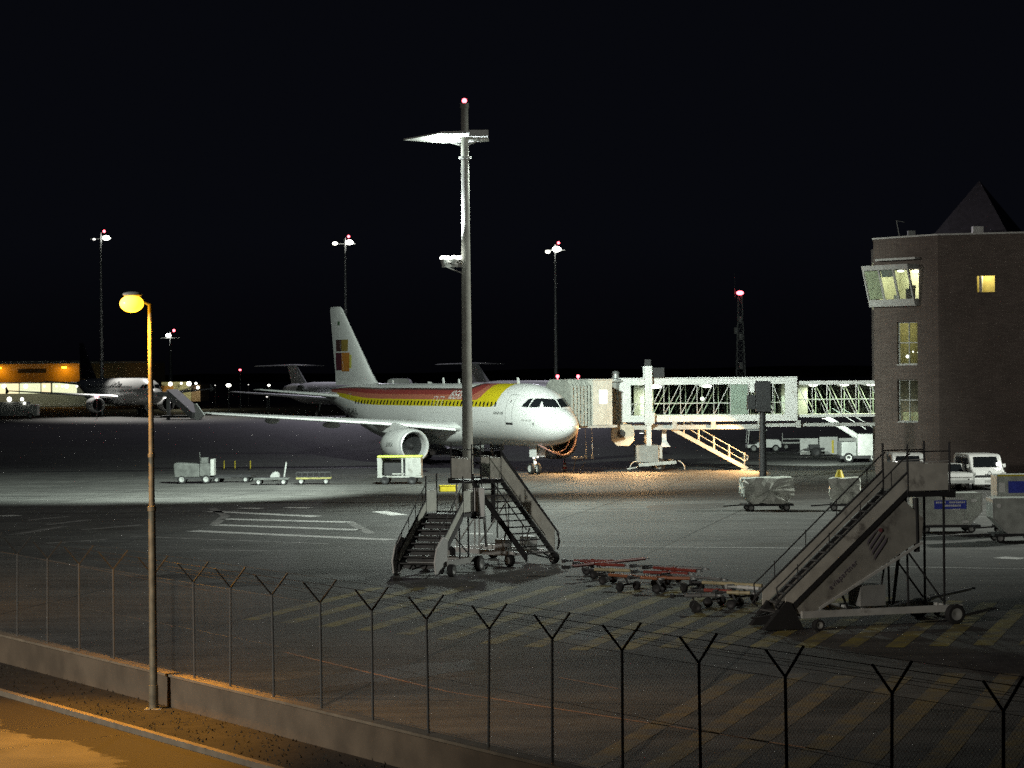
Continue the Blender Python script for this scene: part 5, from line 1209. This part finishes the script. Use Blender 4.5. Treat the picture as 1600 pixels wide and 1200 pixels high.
for x in (-1.5,.3,.8):
    b=MB(); b.wheel((x,-.85,.36),.36,.25); b.build('wheel',['black','lgrey'],t,True)
p=at(1302,714); t=thing('panel_barrier','row of pale low barrier panels behind the bridge, left of the box truck','barrier',(p.x,p.y+3,0))
b=MB(); 
for i in range(3): b.box(-2.2+1.5*i,-.05,.1,-.8+1.5*i,.05,1.35+.1*(i%2))
b.build('panels','lgrey',t); b=MB(); b.box(.25,-.1,.2,.40,-.055,1.2); b.build('yellow_strip','yellow',t)
b=MB(); b.tube((1.9,0,0),(1.9,0,2.0),.05,.05,8); b.build('pole','lgrey',t)
p=at(1268,714); t=thing('tow_cart','dark two-wheeled towing cart far behind the bridge, right of the tractor','cart',(p.x,p.y,0))
b=MB(); b.beam((-.6,0,.55),(1.0,0,.6),.12,.2); b.beam((-.6,0,.6),(-1.1,0,.3),.07); b.box(-.2,-.4,.6,.6,.4,.95); b.build('frame','dark',t,bevel=.02)
for s in (1,-1):
    b=MB(); b.wheel((.3,s*.5,.38),.38,.2); b.build('wheel',['black','dark'],t,True)
p=at(1240,702); t=thing('flat_trailer','pale flat trailer far behind the bridge between tractor and towing cart','trailer',(p.x,p.y,0))
b=MB(); b.box(-1.0,-.6,.5,1.6,.6,.62); b.box(-1.0,-.6,.85,1.5,-.5,.92); b.beam((-1,-.55,.6),(-1,-.55,1.4),.05); b.build('deck','lgrey',t)
for x in (-.7,1.2):
    b=MB(); b.wheel((x,-.5,.25),.25,.15); b.build('wheel',['black','grey'],t,True)

# ------------------------------------------------------------------ the other aircraft and the far terminal
fin_dark=mat('dark_fin_paint',(.035,.035,.05),.5)
a2=airliner('white airliner with a dark fin parked nose towards the camera by the far terminal',(atD(248,600,388).x,388,0),math.pi/2+.50,False,fin_dark,False)
me_=text_mesh('AirOne',1.5,0,.2,.02)
for v in me_.vertices:
    x=16.5-v.co.x; z=4.6+v.co.y*.8; q=sy(x,min(z,5.7),.03); v.co=q
me_.materials.clear(); me_.materials.append(M['dark']); o=bpy.data.objects.new('airline_lettering',me_); sc.collection.objects.link(o); o.parent=a2
def tjet(label,px,D):
    t=thing('regional_jet',label,'jet',(atD(px,600,D).x+.488*34,D-.873*34,0),math.pi/2+.51,'jets with T-shaped tails behind the striped airliner')
    b=MB(); b.lathe([(0,.05),(.4,.6),(1.5,1.2),(3.5,1.62),(6,1.67),(25,1.67),(29,1.45),(33,.8),(35,.25)],(0,0,3.5),'x',28); b.build('fuselage','lgrey',t,True)
    b=MB(); lift_surface(b,[(27.5,0,4.9,5.6,.10),(31.3,0,7.7,3.4,.10)],True); b.build('fin','lgrey',t,True)
    for s in (1,-1):
        b=MB(); lift_surface(b,[(30.9,.0,7.72,3.3,.09),(33.0,5.6,7.62,1.4,.09)],side=s); b.build('tailplane','lgrey',t,True)
        b=MB(); lift_surface(b,[(13,1.0,2.6,6,.12),(20.5,15,3.9,1.4,.1)],side=s); b.build('wing','wingwhite',t,True)
        b=MB(); b.lathe([(24.4,.55),(24.2,.72),(25,.85),(27,.85),(29.5,.5)],(0,s*2.6,4.1),'x',20); b.beam((25.5,s*1.3,4.0),(25.5,s*2.2,4.1),2.2,.2); b.build('engine','lgrey',t,True)
        b=MB(); b.wheel((18.5,s*2.4,.5),.5,.5); b.m=2; b.tube((18.5,s*2.3,.5),(18.3,s*2.0,2.6),.1,.1,8); b.build('main_gear',['black','grey','grey'],t,True)
    b=MB(); b.wheel((3,0,.35),.35,.5); b.tube((3,0,.4),(3,0,2.2),.08,.08,8); b.build('nose_gear',['black','grey'],t,True)
    return t
tjet('grey jet with a T-shaped tail left of the striped airliner tail fin',452,392)
tjet('grey jet whose T-shaped tail shows above the fuselage beside the tall mast',733,385)
# raised catering truck behind the fuselage
q=atD(624,590,260); t=thing('catering_truck','raised catering truck whose rounded roof shows above the striped fuselage','catering truck',(q.x,q.y,0))
b=MB(); pr=[(-1.25,3.8),(-1.25,5.5),(-1.0,5.95),(-.7,6.05),(.75,6.05),(1.05,5.9),(1.3,5.4),(1.3,3.8)]; b.prism(pr,-2.5,2.5); b.build('box','lgrey',t,bevel=.03)
b=MB(); b.beam((-1,-2,.8),(-1,2,3.8),.15); b.beam((1,-2,.8),(1,2,3.8),.15); b.beam((-1,2,.8),(-1,-2,3.8),.15); b.beam((1,2,.8),(1,-2,3.8),.15); b.build('scissor_lift','dark',t)
b=MB(); b.box(-1.2,-3.5,.5,1.2,3,.85); b.box(-1.1,-3.6,.85,1.1,-2.4,2.4); b.build('chassis','grey',t,bevel=.04)
for y in (-2.5,2):
    for s in (1,-1):
        b=MB(); b.wheel((s*1.05,y,.45),.45,.3,'x'); b.build('wheel',['black','grey'],t,True)
# terminal
TD=520; xl=-112.0; xm=atD(124,600,TD).x; xr=atD(312,600,TD).x; 
t=thing('terminal_building','long low terminal far at left with orange-lit upper wall and bright window band','terminal',(xl,TD,0))
ochre=mat('terminal_wall',(.42,.30,.15),.85,vary=.15,scale=.3)
b=WB((xl,TD,0)); b.box(xl,TD,5.0,xm,TD+25,8.7); b.box(xm,TD+6,4.6,xm+14,TD+25,8.7); b.build('upper_wall',ochre,t)
b=WB((xl,TD,0)); b.box(xl,TD-3,8.7,xm+.5,TD+26,9.3); b.box(xm+.5,TD+5,8.7,xm+14,TD+25,9.1); b.build('roof','grey',t)
b=WB((xl,TD,0)); b.box(xl,TD+6,0,xm+14,TD+25,4.6); b.build('ground_floor_wall','lgrey',t)
litw=mat('lit_window_glass',(.8,.75,.6),.5,emis=(1,.86,.50),estr=1.1); litw2=mat('lit_window_glass_cool',(.8,.8,.6),.5,emis=(.92,.95,.60),estr=.95)
for i,(p0,p1,m) in enumerate(((-40,0,litw),(0,28,litw),(30,62,litw2),(64,78,litw),(81,119,litw2))):
    b=WB((xl,TD,0)); b.box(atD(p0,600,TD).x,TD+.4,2.7,atD(p1,600,TD).x,TD+.6,4.75); b.build('window_band',m,t)
b=WB((xl,TD,0)); b.box(xl,TD-3,4.78,xm,TD+6,5.0); b.build('canopy_slab','grey',t)
b=WB((xl,TD,0)); b.box(atD(28,600,TD).x,TD-.1,6.9,atD(72,600,TD).x,TD-.02,7.7); b.build('dark_sign','dark',t)
for px in (0,102):
    q=atD(px,578,TD); b=WB((xl,TD,0)); b.box(q.x-.5,TD-1.6,7.75,q.x+.5,TD-1.2,8.1); b.build('wall_lamp','na',t)
    lamp('POINT','terminal_wall_light',(q.x,TD-1.7,7.7),420,NA,None,.4)
for k,px in enumerate((6,40,69,88,97,104,120,126)):
    q=atD(px,603.5,TD-4); b=WB((xl,TD,0)); b.ball((q.x,TD-4,q.z),(.42,.42,.2,.15,.18,.40,.2,.22)[k],8); b.build('canopy_lamp','lensw',t,True)
# right wing of the terminal with its own canopy
t=thing('terminal_pavilion','small yellowish lit terminal pavilion behind the nose of the dark-finned airliner','pavilion',(atD(280,600,470).x,470,0))
x0=atD(252,600,470).x;x1=atD(312,600,470).x; B_=(atD(280,600,470).x,470,0)
b=WB(B_); b.box(x0,470,1.2,x1-1.6,485,5.0); b.build('wall',mat('pavilion_wall',(.50,.48,.30),.8),t)
b=WB(B_); b.box(x0,469.6,3.0,x0+2.2,469.95,4.3); b.build('orange_panel',mat('pavilion_orange',(.55,.26,.06),.8),t)
b=WB(B_); b.beam((x0+2.0,469,2.9),(x1-2.0,469,3.75),.3,.25); b.build('ramp_beam','dark',t)
b=WB(B_); b.box(x1-1.6,470.5,1.4,x1,484,4.4); b.build('end_wall',mat('pavilion_end',(.40,.28,.18),.8),t)
for px,py,r in ((266,600,.38),(283,599,.2),(295,599.5,.42),(306,599,.22),(309,605.5,.28)):
    q=atD(px,py,467); b=WB(B_); b.ball((q.x,467,q.z),r,8); b.build('eaves_lamp','lensw',t,True)
lamp('POINT','pavilion_light',(atD(290,603,464).x,463,5.5),900,(1,.92,.55),None,.4)
# boarding stair at the nose of the dark-finned airliner
p0=atD(268,613,372); p1=atD(308,642,366); t=thing('boarding_ramp','pale sloping boarding stair at the nose of the far dark-finned airliner','boarding ramp',(p1.x,p1.y,0))
b=WB((p1.x,p1.y,0)); b.beam((p0.x,p0.y,max(3.6,p0.z)),(p1.x,p1.y,.6),1.8,1.0); b.build('flight','white',t)
b=WB((p1.x,p1.y,0)); b.box(p0.x-2.0,p0.y-.9,3.3,p0.x,p0.y+.9,4.0); b.beam((p0.x-.5,p0.y,0),(p0.x-.5,p0.y,3.3),.5); b.build('platform','lgrey',t)
b=WB((p1.x,p1.y,0)); b.box(p0.x-1,p0.y-1,.3,p1.x,p1.y+1,.6); b.build('chassis','dark',t)
# vehicles with lamps at the far left
p=at(20,655); t=thing('utility_truck','dim grey utility truck with bright lamps at the far left below the terminal','truck',(p.x,p.y,0))
b=MB(); b.box(-3,-1,.5,2.4,1.2,2.6); b.build('box','grey',t,bevel=.06); b=MB(); b.box(2.4,-1,.5,3.8,1.2,2.2); b.build('cab','lgrey',t,bevel=.1)
for x,z,r in ((-.3,3.0,.36),(1.6,3.0,.26),(1.95,2.4,.18)):
    b=MB(); b.ball((x,-1.1,z),r,8); b.build('work_lamp','lensw',t,True)
for x in (-2,2.8):
    b=MB(); b.wheel((x,-.9,.45),.45,.3); b.build('wheel',['black','grey'],t,True)
def lamp_post(label,px,py,D,r,m='lensw',cat='lamp post',name='apron_lamp_post'):
    q=atD(px,py,D); t=thing(name,label,cat,(q.x,q.y,0),0,'small distant apron lamps'); h=max(q.z,.6)
    b=MB(); b.tube((0,0,0),(0,0,h),.06,.05,6); b.build('post','grey',t); b=MB(); b.ball((0,-.1,h),r,8,(1.2,1,.8)); b.build('lamp',m,t,True)
lamp_post('bright white lamp on the dark horizon left of the striped airliner tail',357,602,420,.36)
lamp_post('small white lamp on the horizon just left of the far T-tailed jet',420,602,420,.2)
lamp_post('faint lamp close to the right of the brighter horizon lamp',388,601,520,.10,'lensdim')
lamp_post('faint lamp between the pavilion and the brighter horizon lamp',336,602,520,.10,'lensdim')
lamp_post('tiny lamp low on the dark ground below the far T-tailed jet',417,620,420,.12,'lensdim')
lamp_post('red lamp low in front of the dark-finned airliner wing',151,619,380,.28,'redlamp')
lamp_post('reddish lamp on the horizon above and left of the far T-tailed jet',375,578,430,.18,'redlamp')
lamp_post('warm lamp low behind the boarding stair of the far airliner',264,629,376,.2,'lensdim')
q=atD(1097,623,260); t=thing('window_lamp_post','single white lamp seen through the glazed bridge, far behind it','lamp post',(q.x,q.y,0)); b=MB(); b.tube((0,0,0),(0,0,q.z),.06,.05,6); b.build('post','grey',t); b=MB(); b.ball((0,-.1,q.z),.2,8); b.build('lamp','lensw',t,True)
# yellow equipment on the apron behind the small stairs
p=at(700,768); t=thing('yellow_chock_box','flat yellow equipment box on the apron behind the mobile stairs','equipment box',(p.x,p.y,0),R_(10)); b=MB(); b.box(-.5,-.3,0,.5,.3,.32); b.build('box','yellow',t,bevel=.03); b=MB(); b.box(-.52,-.32,.32,.52,.32,.36); b.build('lid','yellow',t)
# low dark hedge of land far behind
b=MB(); vs=[]; rnd=random.Random(9); n=160
for i in range(n+1): x=-900+1800*i/n; vs.append((x,1500,-1)); 
for i in range(n+1): x=-900+1800*i/n; vs.append((x,1500+rnd.uniform(-3,3),5.6+.8*math.sin(x*.011)+.5*math.sin(x*.037+1)+rnd.uniform(-.2,.2)))
for i in range(n+1): x=-900+1800*i/n; vs.append((x,1700,-1))
m_=n+1; b.add(vs,[(i,i+1,m_+i+1,m_+i) for i in range(n)]+[(m_+i,m_+i+1,2*m_+i+1,2*m_+i) for i in range(n)]); structure(b.build('hills',mat('dark_hills',(.03,.032,.03),.95,vary=.4,scale=.05)))
